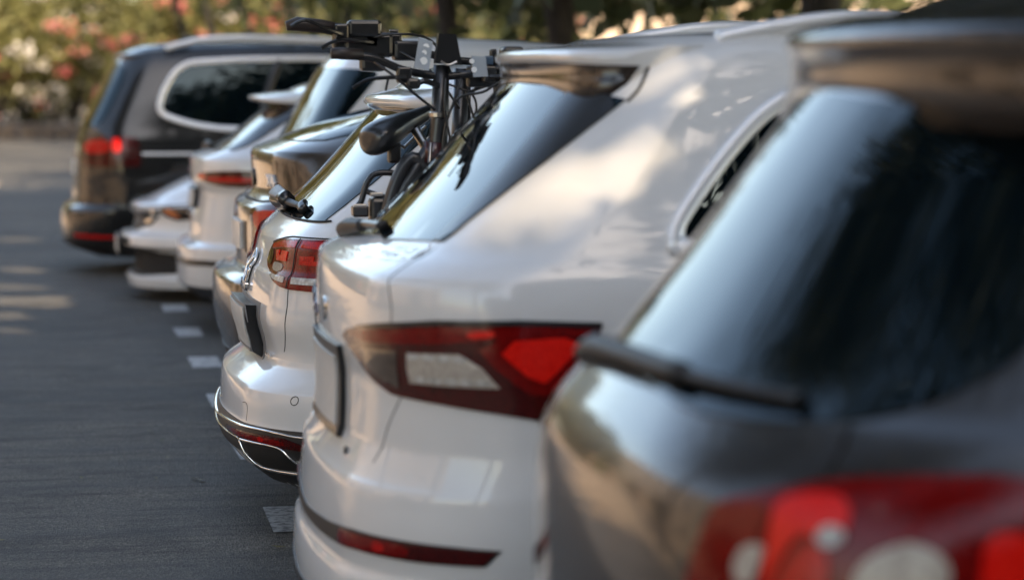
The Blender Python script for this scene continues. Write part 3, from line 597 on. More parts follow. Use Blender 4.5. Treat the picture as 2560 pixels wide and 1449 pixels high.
for p,s in pairs('tail_light',fm,LT,M['lens_deep'],r,d=.006,rim=.012,h=.03):
    def sub(nm,poly,m,d,**k): patch(nm,fm,s(poly),m,p,d=d,rim=.006,**k)
    sub('red_segment',[(-0.378,1.030),(-0.298,1.041),(-0.193,1.047),(0.057,1.03),(0.067,.985),(-0.163,1.0),(-0.288,1.0),(-0.358,.99)],M['lens_deep'],.009,sm_=1)
    sub('red_segment',[(-0.560,.965),(-0.530,.985),(-0.480,.995),(-0.470,.95),(-0.510,.90),(-0.550,.88)],M['lens_deep'],.009,sm_=1)
    sub('brake_lamp',[(-0.475,1.0),(-0.418,1.016),(-0.373,1.01),(-0.353,.975),(-0.378,.95),(-0.418,.962),(-0.433,.93),(-0.448,.87),(-0.455,.88),(-0.460,.95)],M['lens_bright'],.011,sm_=1)
    sub('red_segment',[(-0.413,.95),(-0.368,.94),(-0.358,.87),(-0.408,.84),(-0.443,.86)],M['lens_red'],.010,sm_=1)
    sub('reversing_lamp',[(-0.283,.958),(-0.263,.964),(-0.218,.95),(-0.198,.92),(-0.213,.875),(-0.263,.855),(-0.303,.86),(-0.333,.89),(-0.323,.935)],M['lens_clear'],.010,sm_=2)
    sub('inner_lamp',[(-0.500,.93),(-0.465,.938),(-0.463,.92),(-0.468,.885),(-0.480,.87),(-0.505,.89)],M['lens_clear'],.0105,sm_=2)
    sub('inner_lamp',[(-0.393,.972),(-0.363,.975),(-0.353,.955),(-0.373,.942),(-0.393,.95)],M['lens_led'],.0125,sm_=2)
    sub('brake_lamp',[(-0.168,.98),(-0.123,.985),(-0.023,.965),(-0.003,.90),(-0.083,.86),(-0.153,.87),(-0.163,.92)],M['lens_bright'],.010)
sweep('rear_wiper',fm,[(-1.50,1.100,.004,.024,.028),(-1.38,1.106,.020,.024,.023),(-1.1,1.116,.024,.019,.019),(-.84,1.122,.024,.015,.016)],M['plastic'],r)
sweep('wiper_blade',fm,[(-.87,1.122,.024,.009,.010),(-.61,1.118,.016,.008,.009),(-.585,1.117,.016,.014,.013)],M['plastic'],r)
patch('license_plate',fm,[(-1.41,.47),(-.89,.47),(-.89,.58),(-1.41,.58)],M['plate'],r,d=.02,rim=.024,sm_=0)
patch('bumper_trim',fm,closed_both(fm,[(-1.15,.20),(-.5,.20),(.25,.20),(.25,.36),(-.4,.40),(-1.15,.42)]),M['plastic'],r,d=.003,sm_=1)
pair('side_window',fm,[(.45,1.17),(2.4,1.12),(2.2,1.50),(.75,1.52),(.42,1.40)],M['glass'],r)
wheels(fm,r,(1.85,4.55))
# ---------------------------------------------------------------- white car beside it
def cshape_car(key,label,kx,dark_band=False):
    fm,r=car(key,label,'white')
    return fm,r
fm,r=car('car2','white car with sun spots on its flank and a long angular tail light','white')
near=[(-1.15,1.178),(-1.023,1.174),(-.449,1.198),(-.374,1.283),(-.303,1.364),(-.246,1.438),(-.186,1.516),(-.40,1.543),(-1.15,1.552)]
patch('rear_window',fm,closed_both(fm,near),M['glass'],r,d=.004,rim=.01,sm_=0,h=.045)
pair('pillar_trim',fm,[(-.449,1.198),(-.374,1.283),(-.303,1.364),(-.246,1.438),(-.186,1.516),(-.42,1.545),(-.47,1.50),(-.44,1.42),(-.455,1.33),(-.50,1.25),(-.55,1.195)],M['trim'],r,d=.007,rim=.006,sm_=1,h=.03)
spoiler(fm,M['white'],r,1.236,1.674,1.640,.625,1.60,1.690,(1.246,1.540),bow=.07,rnd=.12,a0=.78,drop=.010)
line('shut_line',fm,[(-.36,1.648),(-.26,1.632),(-.205,1.595),(-.172,1.545),(-.178,1.512)],M['gap'],r,.0045,.001); 
LT=[(-.80,.945),(-.74,.965),(-.60,.985),(-.444,1.006),(-.238,1.028),(-.03,1.032),(.168,1.024),(.158,1.0),(.124,.968),(.042,.898),(-.038,.796),(-.131,.81),(-.282,.826),(-.43,.836),(-.50,.858),(-.609,.90)]
for p,s in pairs('tail_light',fm,LT,M['lens_dark'],r,d=.006,rim=.012,sm_=0,h=.03):
    def sub(nm,poly,m,d=.009,**k): patch(nm,fm,s(poly),m,p,d=d,rim=.005,**k)
    sub('light_bar',[(-.70,.962),(-.444,.992),(-.238,1.012),(-.03,1.017),(.14,1.010),(.13,.994),(-.10,.985),(-.30,.968),(-.52,.955)],M['lens_deep'],sm_=0)
    sub('clear_panel',[(-.575,.936),(-.375,.948),(-.395,.853),(-.455,.866),(-.53,.90)],M['lens_smoke'],sm_=0)
    sub('led_panel',[(-.344,.944),(-.20,.950),(-.148,.92),(-.118,.872),(-.355,.872)],M['lens_clear'],sm_=0)
    for k in range(5):
        c=-.322+.041*k
        if k<4: sub('led_dot',[(c-.017,.930),(c+.017,.931),(c+.017,.944),(c-.017,.943)],M['lens_led'],d=.011,sm_=1)
        sub('led_dot',[(c-.012,.877),(c+.022,.877),(c+.020,.891),(c-.014,.891)],M['lens_led'],d=.011,sm_=1)
    sub('brake_surround',[(-.165,.982),(.150,1.000),(.052,.895),(-.025,.842),(-.10,.90)],M['lens_deep'],d=.0092,sm_=1)
    sub('brake_lamp',[(-.118,.980),(.132,.995),(.042,.912),(-.016,.874)],M['lens_bright'],d=.0105,sm_=1)
    sub('bright_spot',[(-.17,1.004),(-.10,1.008),(-.10,.992),(-.17,.986)],M['lens_bright'],d=.011)
    sub('roof_edge',[(-.62,.983),(-.444,1.007),(-.238,1.029),(-.03,1.033),(.168,1.025),(.164,1.014),(-.03,1.021),(-.238,1.017),(-.46,.994)],M['trim'],d=.0105,sm_=0)
line('window_trim',fm,[(2.3,1.545),(1.2,1.553),(.6,1.55),(.37,1.540),(.285,1.524),(.238,1.49),(.212,1.43),(.200,1.33),(.203,1.25),(.222,1.212),(.27,1.196),(.6,1.185),(1.4,1.165),(2.3,1.15)],M['alu'],r,.012,.002,8,2.3)
patch('side_window',fm,[(2.3,1.535),(1.2,1.543),(.6,1.538),(.38,1.528),(.29,1.51),(.25,1.48),(.225,1.43),(.213,1.33),(.216,1.25),(.235,1.22),(.28,1.207),(.6,1.196),(1.4,1.176),(2.3,1.16)],M['glass'],r,d=.006,sm_=1,h=.05)
patch('side_window',fm,mirror(fm,[(2.3,1.535),(1.2,1.543),(.38,1.528),(.25,1.48),(.213,1.33),(.235,1.22),(.28,1.207),(1.4,1.176),(2.3,1.16)]),M['glass'],r,d=.004,sm_=1,h=.05)
def rail(fm,r,x0,x1,v,z0,hh,m,zf):
    for s in (-1,1):
        P=[(x0,0),(x0+.16,hh*.55),(x0+.36,hh*.95),(x0+.8,hh),(x1-.4,hh),(x1-.1,hh*.5),(x1,0)]
        MB().tube(arc([(x,fm.yc+s*v,zf(x)+h) for x,h in P],6),[.021]*37,8,1.1).build('roof_rail',m,r,smooth=True)
rail(fm,r,1.64,3.3,.60,0,.055,M['alu'],lambda x:fm.lift(x,1.66))
patch('plate_holder',fm,[(-1.45,.675),(-.84,.675),(-.84,.915),(-1.45,.915)],M['trim'],r,d=.016,rim=.05,sm_=0)
patch('license_plate',fm,[(-1.42,.70),(-.88,.70),(-.88,.885),(-1.42,.885)],M['plate'],r,d=.021,rim=.006,sm_=0)
near=[(-1.15,.425),(-.884,.428),(-.62,.436),(-.482,.443),(-.281,.442),(-.11,.444),(-.075,.484),(-.20,.489),(-.341,.491),(-.525,.492),(-.75,.474),(-1.15,.455)]
patch('bumper_trim',fm,closed_both(fm,near),M['plastic'],r,d=.003,sm_=0)
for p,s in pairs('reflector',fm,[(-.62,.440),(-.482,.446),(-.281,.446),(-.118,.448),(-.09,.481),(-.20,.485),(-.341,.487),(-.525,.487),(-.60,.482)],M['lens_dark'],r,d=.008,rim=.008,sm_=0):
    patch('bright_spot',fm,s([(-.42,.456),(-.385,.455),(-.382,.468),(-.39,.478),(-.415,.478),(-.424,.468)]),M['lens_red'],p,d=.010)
    patch('painted_lit_edge',fm,s([(-.61,.445),(-.50,.449),(-.33,.450),(-.30,.466),(-.33,.484),(-.50,.484),(-.60,.48)]),M['lens_deep'],p,d=.0095)  # light caught by the reflector, painted in as redder patches
patch('lower_bumper',fm,closed_both(fm,[(-1.15,.175),(-.5,.175),(.3,.175),(.3,.26),(-.2,.30),(-.6,.285),(-1.15,.265)]),M['plastic'],r,d=.003)
MB().lathe([(.0,-.006),(.010,-.006),(.012,0)],off(fm,-.726,.658,.002),'X',16).build('parking_sensor',M['trim'],r)
sweep('rear_wiper',fm,[(-1.80,1.150,.010,.018,.020),(-1.62,1.158,.022,.024,.022),(-1.40,1.170,.024,.016,.017)],M['plastic'],r)
sweep('wiper_blade',fm,[(-1.42,1.170,.028,.012,.012),(-1.19,1.187,.020,.010,.011),(-1.165,1.188,.018,.018,.018)],M['trim'],r)
MB().lathe([(0,-.004),(.030,-.004),(.034,0)],off(fm,-1.15,.985,.002),'X',24).build('badge',M['chrome'],r)
line('shut_line',fm,[(-.46,1.19),(-.40,1.13),(-.385,1.06),(-.395,1.012)],M['gap'],r,.0016,0)
line('shut_line',fm,[(-.02,.80),(.10,.76),(.26,.735),(.52,.73)],M['gap'],r,.0016,0)
line('shut_line',fm,[(-.40,.832),(-.46,.75),(-.50,.66)],M['gap'],r,.0015,0)
wheels(fm,r,(1.62,4.35))
# ---------------------------------------------------------------- sharp white car in the middle
fm,r=car('tig','white car in sharp focus with chrome bumper strips and a dark number plate frame','white')
near=[(-1.15,1.104),(-.993,1.101),(-.70,1.104),(-.529,1.107),(-.40,1.109),(-.36,1.16),(-.28,1.30),(-.21,1.42),(-.33,1.448),(-1.15,1.458)]
patch('rear_window',fm,closed_both(fm,near),M['glass'],r,d=.004,rim=.01,sm_=0,h=.04)
line('window_seal',fm,[(-1.75,1.108),(-1.55,1.103),(-1.15,1.100),(-.75,1.101),(-.45,1.106),(-.36,1.112)],M['gap'],r,.004,.003)
spoiler(fm,M['white'],r,1.172,1.537,1.496,.66,1.66,1.592,(1.206,1.450),bow=.07,rnd=.14,a0=.76,drop=.004)
patch('brake_light',fm,[(-1.35,1.462),(-.95,1.462),(-.95,1.474),(-1.35,1.474)],M['lens_dark'],r,d=.03)
LT=[(-.775,1.016),(-.70,1.030),(-.58,1.040),(-.487,1.044),(-.302,1.050),(-.05,1.048),(.12,1.035),(.16,.99),(.10,.90),(-.02,.878),(-.23,.878),(-.418,.881),(-.474,.886),(-.544,.90),(-.66,.92),(-.77,.938),(-.815,.955),(-.808,.985)]
for p,s in pairs('tail_light',fm,LT,M['lens_deep'],r,d=.006,rim=.012,sm_=0,h=.022):
    def sub(nm,poly,m,d=.009,**k): patch(nm,fm,s(poly),m,p,d=d,rim=.005,h=.02,**k)
    sub('lamp_top',[(-.75,1.014),(-.58,1.033),(-.445,1.039),(-.445,1.018),(-.60,1.012),(-.74,1.0)],M['lens_red'],sm_=0)
    sub('lamp_top',[(-.41,1.040),(-.302,1.042),(-.05,1.040),(.10,1.028),(.10,1.008),(-.3,1.018),(-.41,1.020)],M['lens_red'],sm_=0)
    sub('light_graphic',[(-.655,.998),(-.60,1.003),(-.60,.985),(-.56,.987),(-.56,1.003),(-.49,1.003),(-.49,.970),(-.62,.966)],M['lens_bright'],sm_=0)
    sub('light_graphic',[(-.40,.992),(-.33,.995),(-.33,.980),(-.28,.98),(-.28,.997),(-.02,.996),(-.02,.966),(-.40,.964)],M['lens_red'],sm_=0)
    sub('inner_lens',[(-.79,.985),(-.765,1.0),(-.70,.998),(-.69,.945),(-.76,.945),(-.80,.96)],M['lens_smoke'],d=.0085)
    sub('reversing_lamp',[(-.66,.958),(-.58,.962),(-.505,.958),(-.52,.928),(-.64,.930)],M['lens_clear'],sm_=1)
    sub('clear_strip',[(-.65,.920),(-.545,.918),(-.455,.917),(-.455,.900),(-.54,.905),(-.61,.912)],M['lens_led'],sm_=0)
    sub('clear_strip',[(-.412,.918),(-.24,.920),(-.02,.918),(.06,.914),(.03,.900),(-.23,.900),(-.405,.899)],M['lens_led'],sm_=0)
    line('lens_split',fm,s([(-.437,1.046),(-.433,1.0),(-.428,.94),(-.424,.884)]),M['gap'],p,.002,.009)
line('shut_line',fm,[(-.422,.880),(-.421,.85),(-.424,.81),(-.445,.74),(-.472,.695),(-.50,.66)],M['gap'],r,.0019,0)
line('shut_line',fm,[(-.81,1.02),(-.60,1.048),(-.40,1.055),(-.1,1.056),(.13,1.044)],M['gap'],r,.0028,.001)
line('shut_line',fm,mirror(fm,[(-.422,.880),(-.421,.85),(-.424,.81),(-.445,.74),(-.472,.695),(-.50,.66)]),M['gap'],r,.0019,0)
patch('plate_recess',fm,[(-1.44,.60),(-.80,.60),(-.74,.70),(-.72,.812),(-1.44,.812)],M['silver_plastic'],r,d=.002,sm_=0)
pl=patch('plate_frame',fm,[(-1.385,.605),(-.83,.605),(-.80,.795),(-1.385,.795)],M['trim'],r,d=.044,rim=.07,sm_=0)
line('frame_edge',fm,[(-1.39,.795),(-.798,.795),(-.828,.605),(-1.39,.605)],M['silver_plastic'],pl,.003,.044,steps=1)
patch('license_plate',fm,[(-1.375,.648),(-.845,.648),(-.825,.784),(-1.375,.784)],M['plate'],pl,d=.049,rim=.005,sm_=0)
patch('dealer_strip',fm,[(-1.375,.612),(-.85,.612),(-.848,.640),(-1.375,.640)],M['silver_plastic'],pl,d=.048,rim=.005,sm_=0)
lettering('lettering',fm,'TIGUAN',-1.32,.826,.045,M['chrome'],r,d=.010,depth=.006,stretch=1.45)
lettering('lettering',fm,'4MOTION',-.765,.622,.022,M['chrome'],r)
b=line('badge',fm,[(-1.15+.068*math.cos(u),.905+.066*math.sin(u)) for u in [2*math.pi*k/20 for k in range(20)]],M['chrome'],r,.006,.010,closed=True,steps=2)
patch('badge_face',fm,[(-1.15+.062*math.cos(u),.905+.060*math.sin(u)) for u in [2*math.pi*k/24 for k in range(24)]],M['trim'],b,d=.006,sm_=0)
line('badge_letter',fm,[(-1.178,.958),(-1.15,.912),(-1.122,.958)],M['chrome'],b,.0045,.010,steps=1)
line('badge_letter',fm,[(-1.202,.925),(-1.175,.855),(-1.15,.898),(-1.125,.855),(-1.098,.925)],M['chrome'],b,.0045,.010,steps=1)
for q,z in ((-.292,.512),(-2.008,.512)):
    line('parking_sensor',fm,[(q+.015*math.cos(u),z+.015*math.sin(u)) for u in [2*math.pi*k/24 for k in range(24)]],M['gap'],r,.0016,0,closed=True,steps=1)
line('tow_cover',fm,[(-.60,.474),(-.565,.478),(-.545,.472),(-.540,.455),(-.545,.415)],M['gap'],r,.0011,0,steps=5)
def band(nm,zs0,zs1,m,d=.003,**k): return patch(nm,fm,closed_both(fm,[(-1.15,zs0[0]),(-.80,zs0[1]),(-.50,zs0[2]),(-.30,zs0[3]),(.0,zs0[4]),(.30,zs0[5]),(.30,zs1[5]),(.0,zs1[4]),(-.30,zs1[3]),(-.50,zs1[2]),(-.80,zs1[1]),(-1.15,zs1[0])]),m,r,d=d,sm_=0,**k)
band('bumper_trim',(.30,.30,.305,.305,.31,.31),(.402,.405,.408,.407,.407,.407),M['plastic'])
line('chrome_strip',fm,mirror(fm,[(-1.15,.374),(-.75,.389),(-.464,.398),(-.333,.394),(-.237,.388),(.1,.385),(.3,.385)])[::-1]+[(-1.0,.381),(-.75,.389),(-.464,.398),(-.333,.394),(-.237,.388),(.1,.385),(.3,.385)],M['chrome'],r,.0075,.003,8,.7)
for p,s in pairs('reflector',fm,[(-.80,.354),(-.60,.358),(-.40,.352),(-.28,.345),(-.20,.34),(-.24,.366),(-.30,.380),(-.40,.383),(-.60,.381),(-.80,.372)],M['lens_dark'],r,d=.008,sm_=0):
    patch('bright_spot',fm,s([(-.425,.362),(-.400,.360),(-.388,.368),(-.40,.376),(-.42,.376)]),M['lens_red'],p,d=.010); patch('painted_lit_edge',fm,s([(-.70,.362),(-.50,.362),(-.30,.352),(-.30,.374),(-.50,.378),(-.70,.374)]),M['lens_deep'],p,d=.0095)  # the reflector's red glint and its lit part are painted patches
EX=[(-.545,.338),(-.324,.338),(-.27,.305),(-.245,.272),(-.30,.262),(-.47,.262),(-.52,.285)]
for p,s in pairs('exhaust_recess',fm,EX,M['under'],r,d=.004,sm_=0):
    line('chrome_surround',fm,s([(-.57,.350),(-.45,.352),(-.33,.347),(-.285,.318),(-.235,.272)]),M['chrome'],p,.0055,.006,8,.8,steps=4)
    line('chrome_surround',fm,s([(-.56,.345),(-.53,.295),(-.50,.266),(-.44,.256),(-.22,.255)]),M['chrome'],p,.0065,.006,8,.8,steps=4)
line('chrome_strip',fm,mirror(fm,[(-1.15,.340),(-.77,.347),(-.571,.352)])[::-1]+[(-.95,.344),(-.77,.347),(-.571,.352)],M['chrome'],r,.005,.004,8,.7)
band('diffuser',(.165,.165,.165,.165,.17,.17),(.25,.25,.255,.255,.26,.26),M['plastic'],.003)
sweep('rear_wiper',fm,[(-1.78,1.112,.040,.006,.010),(-1.58,1.114,.036,.026,.026),(-1.32,1.117,.034,.036,.028),(-1.10,1.124,.032,.024,.022)],M['trim'],r)
sweep('wiper_cover',fm,[(-1.77,1.118,.052,.006,.012),(-1.55,1.124,.066,.010,.026),(-1.30,1.128,.072,.010,.028),(-1.10,1.130,.058,.010,.022)],M['silver_plastic'],r)
sweep('wiper_neck',fm,[(-1.115,1.127,.046,.030,.028),(-1.055,1.129,.042,.030,.028)],M['trim'],r)
sweep('wiper_arm',fm,[(-1.07,1.127,.036,.012,.014),(-.78,1.130,.024,.008,.010)],M['plastic'],r)
sweep('wiper_tip',fm,[(-.80,1.142,.020,.012,.016),(-.76,1.132,.022,.018,.018),(-.715,1.126,.016,.016,.018)],M['trim'],r)
pair('side_window',fm,[(.35,1.13),(2.4,1.10),(2.1,1.40),(.75,1.43),(.40,1.36)],M['glass'],r)
for s in (-1,1): MB().tube(arc([(1.75,fm.yc+s*.56,1.60),(1.95,fm.yc+s*.57,1.655),(2.6,fm.yc+s*.57,1.672),(3.2,fm.yc+s*.56,1.63)],6),.014,8).build('roof_rail',M['alu'],r,smooth=True)
wheels(fm,r,(1.55,4.25))
# ---------------------------------------------------------------- dark bronze coupe-backed car
fm,r=car('x4','dark bronze car with a lipped boot lid lettered X4','bronze')
patch('rear_window',fm,closed_both(fm,[(-1.15,1.312),(-.5,1.312),(-.22,1.32),(-.16,1.40),(-.14,1.50),(-1.15,1.53)]),M['glass'],r,d=.004,sm_=1,h=.05)
line('shut_line',fm,mirror(fm,[(-1.15,1.052),(-.60,1.055),(-.30,1.085),(-.18,1.13)])[::-1]+[(-1.0,1.052),(-.60,1.055),(-.30,1.085),(-.18,1.13)],M['gap'],r,.008,-.002)
for p,s in pairs('tail_light',fm,[(-.70,.99),(-.60,1.035),(-.40,1.05),(-.05,1.04),(.12,1.0),(.08,.94),(-.20,.90),(-.46,.90),(-.60,.87),(-.66,.82),(-.71,.84)],M['lens_dark'],r,d=.006):
    patch('red_bar',fm,s([(-.60,1.01),(-.40,1.025),(-.10,1.018),(-.10,.96),(-.42,.955),(-.52,.94)]),M['lens_red'],p,d=.009)
    patch('reversing_lamp',fm,s([(-.66,.99),(-.61,1.0),(-.57,.90),(-.63,.84),(-.68,.86)]),M['lens_clear'],p,d=.009)
lettering('lettering',fm,'X4',-.62,1.120,.078,M['alu'],r,d=.006,depth=.005,stretch=1.8)
patch('badge',fm,[(-1.15+.045*math.cos(u),1.145+.04*math.sin(u)) for u in [2*math.pi*k/20 for k in range(20)]],M['trim'],r,d=.010,rim=.012,sm_=0)
patch('license_plate',fm,[(-1.41,.83),(-.89,.83),(-.89,.95),(-1.41,.95)],M['plate'],r,d=.018,rim=.02,sm_=0)
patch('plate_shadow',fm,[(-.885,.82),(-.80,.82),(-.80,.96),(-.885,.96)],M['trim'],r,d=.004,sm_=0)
patch('bumper_trim',fm,closed_both(fm,[(-1.15,.205),(-.5,.205),(.2,.205),(.2,.33),(-.4,.39),(-1.15,.37)]),M['plastic'],r,d=.003)
pair('side_window',fm,[(.2,1.18),(2.4,1.13),(2.2,1.46),(1.3,1.47),(.6,1.36)],M['glass'],r)
wheels(fm,r,(1.75,4.5))
# ---------------------------------------------------------------- tall white car seen over it
fm,r=car('van','tall white car whose steep rear window edge shows above the bronze car','white')
near=[(-1.15,1.225),(-.5,1.228),(-.235,1.245),(-.19,1.32),(-.13,1.43),(-.068,1.565),(-.12,1.59),(-.5,1.60),(-1.15,1.61)]
patch('rear_window',fm,closed_both(fm,near),M['glass'],r,d=.005,sm_=1,h=.05)
pair('side_window',fm,[(.72,1.28),(2.5,1.25),(2.4,1.60),(1.15,1.62),(.95,1.56)],M['glass'],r)
pair('tail_light',fm,[(-.42,1.15),(-.22,1.19),(.02,1.18),(.05,.80),(-.15,.78),(-.36,.80)],M['lens_dark'],r,d=.006)
patch('license_plate',fm,[(-1.41,.75),(-.89,.75),(-.89,.86),(-1.41,.86)],M['plate'],r,d=.018,rim=.02,sm_=0)
patch('bumper_trim',fm,closed_both(fm,[(-1.15,.21),(-.5,.21),(.2,.21),(.2,.40),(-.4,.44),(-1.15,.44)]),M['plastic'],r,d=.003)
wheels(fm,r,(2.05,4.85))
# ---------------------------------------------------------------- smaller white car with a thin orange red lamp
fm,r=car('kod2','small white hatchback with a thin orange red lamp beyond the bronze car','white')
near=[(-1.15,1.138),(-.818,1.138),(-.42,1.150),(-.36,1.22),(-.28,1.33),(-.22,1.40),(-.40,1.425),(-1.15,1.435)]
patch('rear_window',fm,closed_both(fm,near),M['glass'],r,d=.004,sm_=1,h=.05)
pair('pillar_trim',fm,[(-.45,1.150),(-.30,1.145),(-.24,1.24),(-.17,1.36),(-.18,1.41),(-.27,1.40),(-.34,1.30),(-.40,1.21)],M['trim'],r,d=.007)
spoiler(fm,M['white'],r,1.295,1.487,1.458,.58,1.75,1.52,(1.40,1.405),bow=.07,rnd=.16,a0=.72)
patch('spoiler_underside',fm,closed_both(fm,[(-1.15,1.40),(-.22,1.36),(-.16,1.43),(-1.15,1.455)]),M['trim'],r,d=.006)
for p,s in pairs('tail_light',fm,[(-.72,.985),(-.60,1.004),(-.181,1.028),(.05,1.02),(.10,.97),(-.05,.93),(-.211,.92),(-.435,.945),(-.62,.965)],M['lens_dark'],r,d=.006):
    patch('turn_lamp',fm,s([(-.70,.985),(-.60,.998),(-.46,1.003),(-.46,.962),(-.60,.970)]),M['lens_orange'],p,d=.009)
    patch('red_bar',fm,s([(-.44,.985),(-.10,.985),(.02,.975),(0,.955),(-.30,.955),(-.44,.96)]),M['lens_red'],p,d=.009)
patch('plate_holder',fm,[(-1.44,.765),(-.86,.765),(-.86,.905),(-1.44,.905)],M['trim'],r,d=.03,rim=.05,sm_=0)
patch('license_plate',fm,[(-1.41,.78),(-.885,.78),(-.885,.89),(-1.41,.89)],M['plate'],r,d=.035,rim=.006,sm_=0)
patch('bumper_trim',fm,closed_both(fm,[(-1.15,.415),(-.60,.42),(-.33,.43),(.0,.42),(.02,.455),(-.37,.465),(-1.15,.455)]),M['trim'],r,d=.003,sm_=0)
patch('lower_bumper',fm,closed_both(fm,[(-1.15,.205),(-.5,.205),(.3,.205),(.3,.27),(-.3,.29),(-1.15,.285)]),M['plastic'],r,d=.003)
sweep('rear_wiper',fm,[(-1.75,1.13,.010,.022,.020),(-1.5,1.14,.026,.024,.022),(-1.2,1.15,.020,.012,.012)],M['plastic'],r)
pair('side_window',fm,[(.35,1.15),(2.4,1.12),(2.2,1.40),(.75,1.41),(.40,1.34)],M['glass'],r)
wheels(fm,r,(1.8,4.45))
# ---------------------------------------------------------------- white car parked nose out
fm,r=car('hood','white car parked nose out, its bonnet and dark grille facing the lane','white')
patch('grille',fm,closed_both(fm,[(-1.15,.50),(-.86,.505),(-.60,.55),(-.47,.665),(-.80,.662),(-1.15,.658)]),M['plastic'],r,d=.004,sm_=0,h=.03)
for z in (.55,.58,.61,.64): line('grille_bar',fm,mirror(fm,[(-1.15,z),(-.66,z+.004)])[::-1]+[(-1.0,z),(-.66,z+.004)],M['silver_plastic'],r,.005,.006)
pair('grille_frame',fm,[(-.66,.56),(-.56,.60),(-.50,.66),(-.53,.67),(-.60,.61),(-.69,.575)],M['chrome'],r,d=.009,sm_=0)
for p,s in pairs('headlight',fm,[(-.50,.675),(-.30,.688),(.05,.69),(.10,.66),(-.02,.62),(-.25,.605),(-.42,.585)],M['lens_smoke'],r,d=.006):
    patch('turn_lamp',fm,s([(-.44,.668),(-.37,.673),(-.33,.62),(-.40,.61)]),M['orange'],p,d=.009); patch('main_lamp',fm,s([(-.28,.668),(-.10,.672),(-.08,.635),(-.24,.625)]),M['lens_led'],p,d=.009)
MB().box((.485,17.73,.325),(.515,18.27,.455),.006).build('plate_frame',M['trim'],r); MB().box((.478,17.745,.335),(.4845,18.255,.445),.002).build('license_plate',M['plate'],r)
patch('lower_intake',fm,closed_both(fm,[(-1.15,.185),(-.64,.185),(-.25,.22),(-.05,.30),(-.08,.345),(-.24,.35),(-.50,.36),(-.64,.395),(-.70,.45),(-1.15,.46)]),M['under'],r,d=.004,sm_=0)
line('bonnet_edge',fm,mirror(fm,[(-1.15,.668),(-.541,.682),(-.30,.705),(.0,.715)])[::-1]+[(-1.0,.668),(-.541,.682),(-.30,.705),(.0,.715)],M['gap'],r,.005,.0)
patch('windscreen',fm,closed_both(fm,[(-1.15,1.02),(-.4,1.03),(-.3,1.10),(-.28,1.32),(-1.15,1.36)]),M['glass'],r,d=.004)
pair('side_window',fm,[(.75,1.04),(2.1,1.03),(1.6,1.34),(.6,1.34)],M['glass'],r)
wheels(fm,r,(1.45,4.05))
# ---------------------------------------------------------------- black people carrier at the end
fm,r=car('sharan','black people carrier with a silver framed side window, farthest in the row','black')
near=[(-1.15,1.19),(-.40,1.19),(-.24,1.22),(-.20,1.35),(-.20,1.62),(-.36,1.69),(-1.15,1.72)]
patch('rear_window',fm,closed_both(fm,near),M['glass'],r,d=.005,sm_=1,h=.05)
spoiler(fm,M['black'],r,.545,1.797,1.775,.66,1.15,1.855,(.575,1.70),bow=.07,rnd=.2,a0=.7,drop=.01)
WN=[(2.5,1.185),(1.5,1.185),(.90,1.185),(.60,1.215),(.357,1.273),(.26,1.315),(.222,1.37),(.213,1.459),(.225,1.545),(.250,1.615),(.30,1.658),(.38,1.677),(.70,1.692),(1.042,1.700),(1.6,1.712),(2.5,1.715)]
patch('side_window',fm,WN,M['glass'],r,d=.004,sm_=1,h=.06); line('window_trim',fm,WN[::-1],M['alu'],r,.012,.003,8,2.3)
patch('side_window',fm,mirror(fm,WN),M['glass'],r,d=.004,sm_=1,h=.06)
patch('windscreen_pillar',fm,[(2.55,1.20),(2.62,1.20),(2.60,1.70),(2.53,1.70)],M['trim'],r,d=.005)
line('window_divider',fm,[(1.10,1.19),(1.06,1.45),(1.05,1.70)],M['trim'],r,.012,.0,8,3.)
for p,s in pairs('tail_light',fm,[(-.44,1.10),(-.40,1.118),(-.17,1.135),(.08,1.128),(.115,1.11),(.118,.90),(.09,.885),(-.15,.882),(-.38,.884),(-.44,.93)],M['lens_dark'],r,d=.008,h=.03):
    patch('brake_lamp',fm,s([(-.118,1.115),(-.035,1.115),(-.035,1.0),(-.118,1.0)]),M['lens_bright'],p,d=.011,sm_=1)
    patch('red_band',fm,s([(-.42,1.08),(-.14,1.11),(-.14,.99),(-.42,.99)]),M['lens_red'],p,d=.011); patch('outer_lens',fm,s([(-.02,1.11),(.095,1.105),(.10,.99),(-.02,.99)]),M['lens_dark'],p,d=.011)
line('body_moulding',fm,[(.13,.985),(.5,.985),(2.4,.975)],M['alu'],r,.007,.0,8,1.8)
line('shut_line',fm,[(.13,1.03),(.5,1.03),(2.4,1.02)],M['gap'],r,.008,.0)
for p,s in pairs('reflector',fm,[(-.40,.312),(-.1,.30),(.06,.295),(.06,.322),(-.1,.328),(-.40,.338)],M['lens_red'],r,d=.006,sm_=0): pass
patch('lower_bumper',fm,closed_both(fm,[(-1.15,.145),(-.5,.145),(.3,.145),(.3,.27),(-.3,.28),(-1.15,.285)]),M['plastic'],r,d=.004)
patch('license_plate',fm,[(-1.41,.80),(-.89,.80),(-.89,.91),(-1.41,.91)],M['plate'],r,d=.018,rim=.02,sm_=0)
rail(fm,r,.95,3.2,.70,0,.075,M['alu'],lambda x:fm.lift(x,1.80))
MB().tube([(1.25,20.6,1.86),(1.20,20.6,1.93),(1.12,20.6,1.955)],[.03,.022,.012],8).build('antenna',M['trim'],r)
wheels(fm,r,(1.1,4.0))
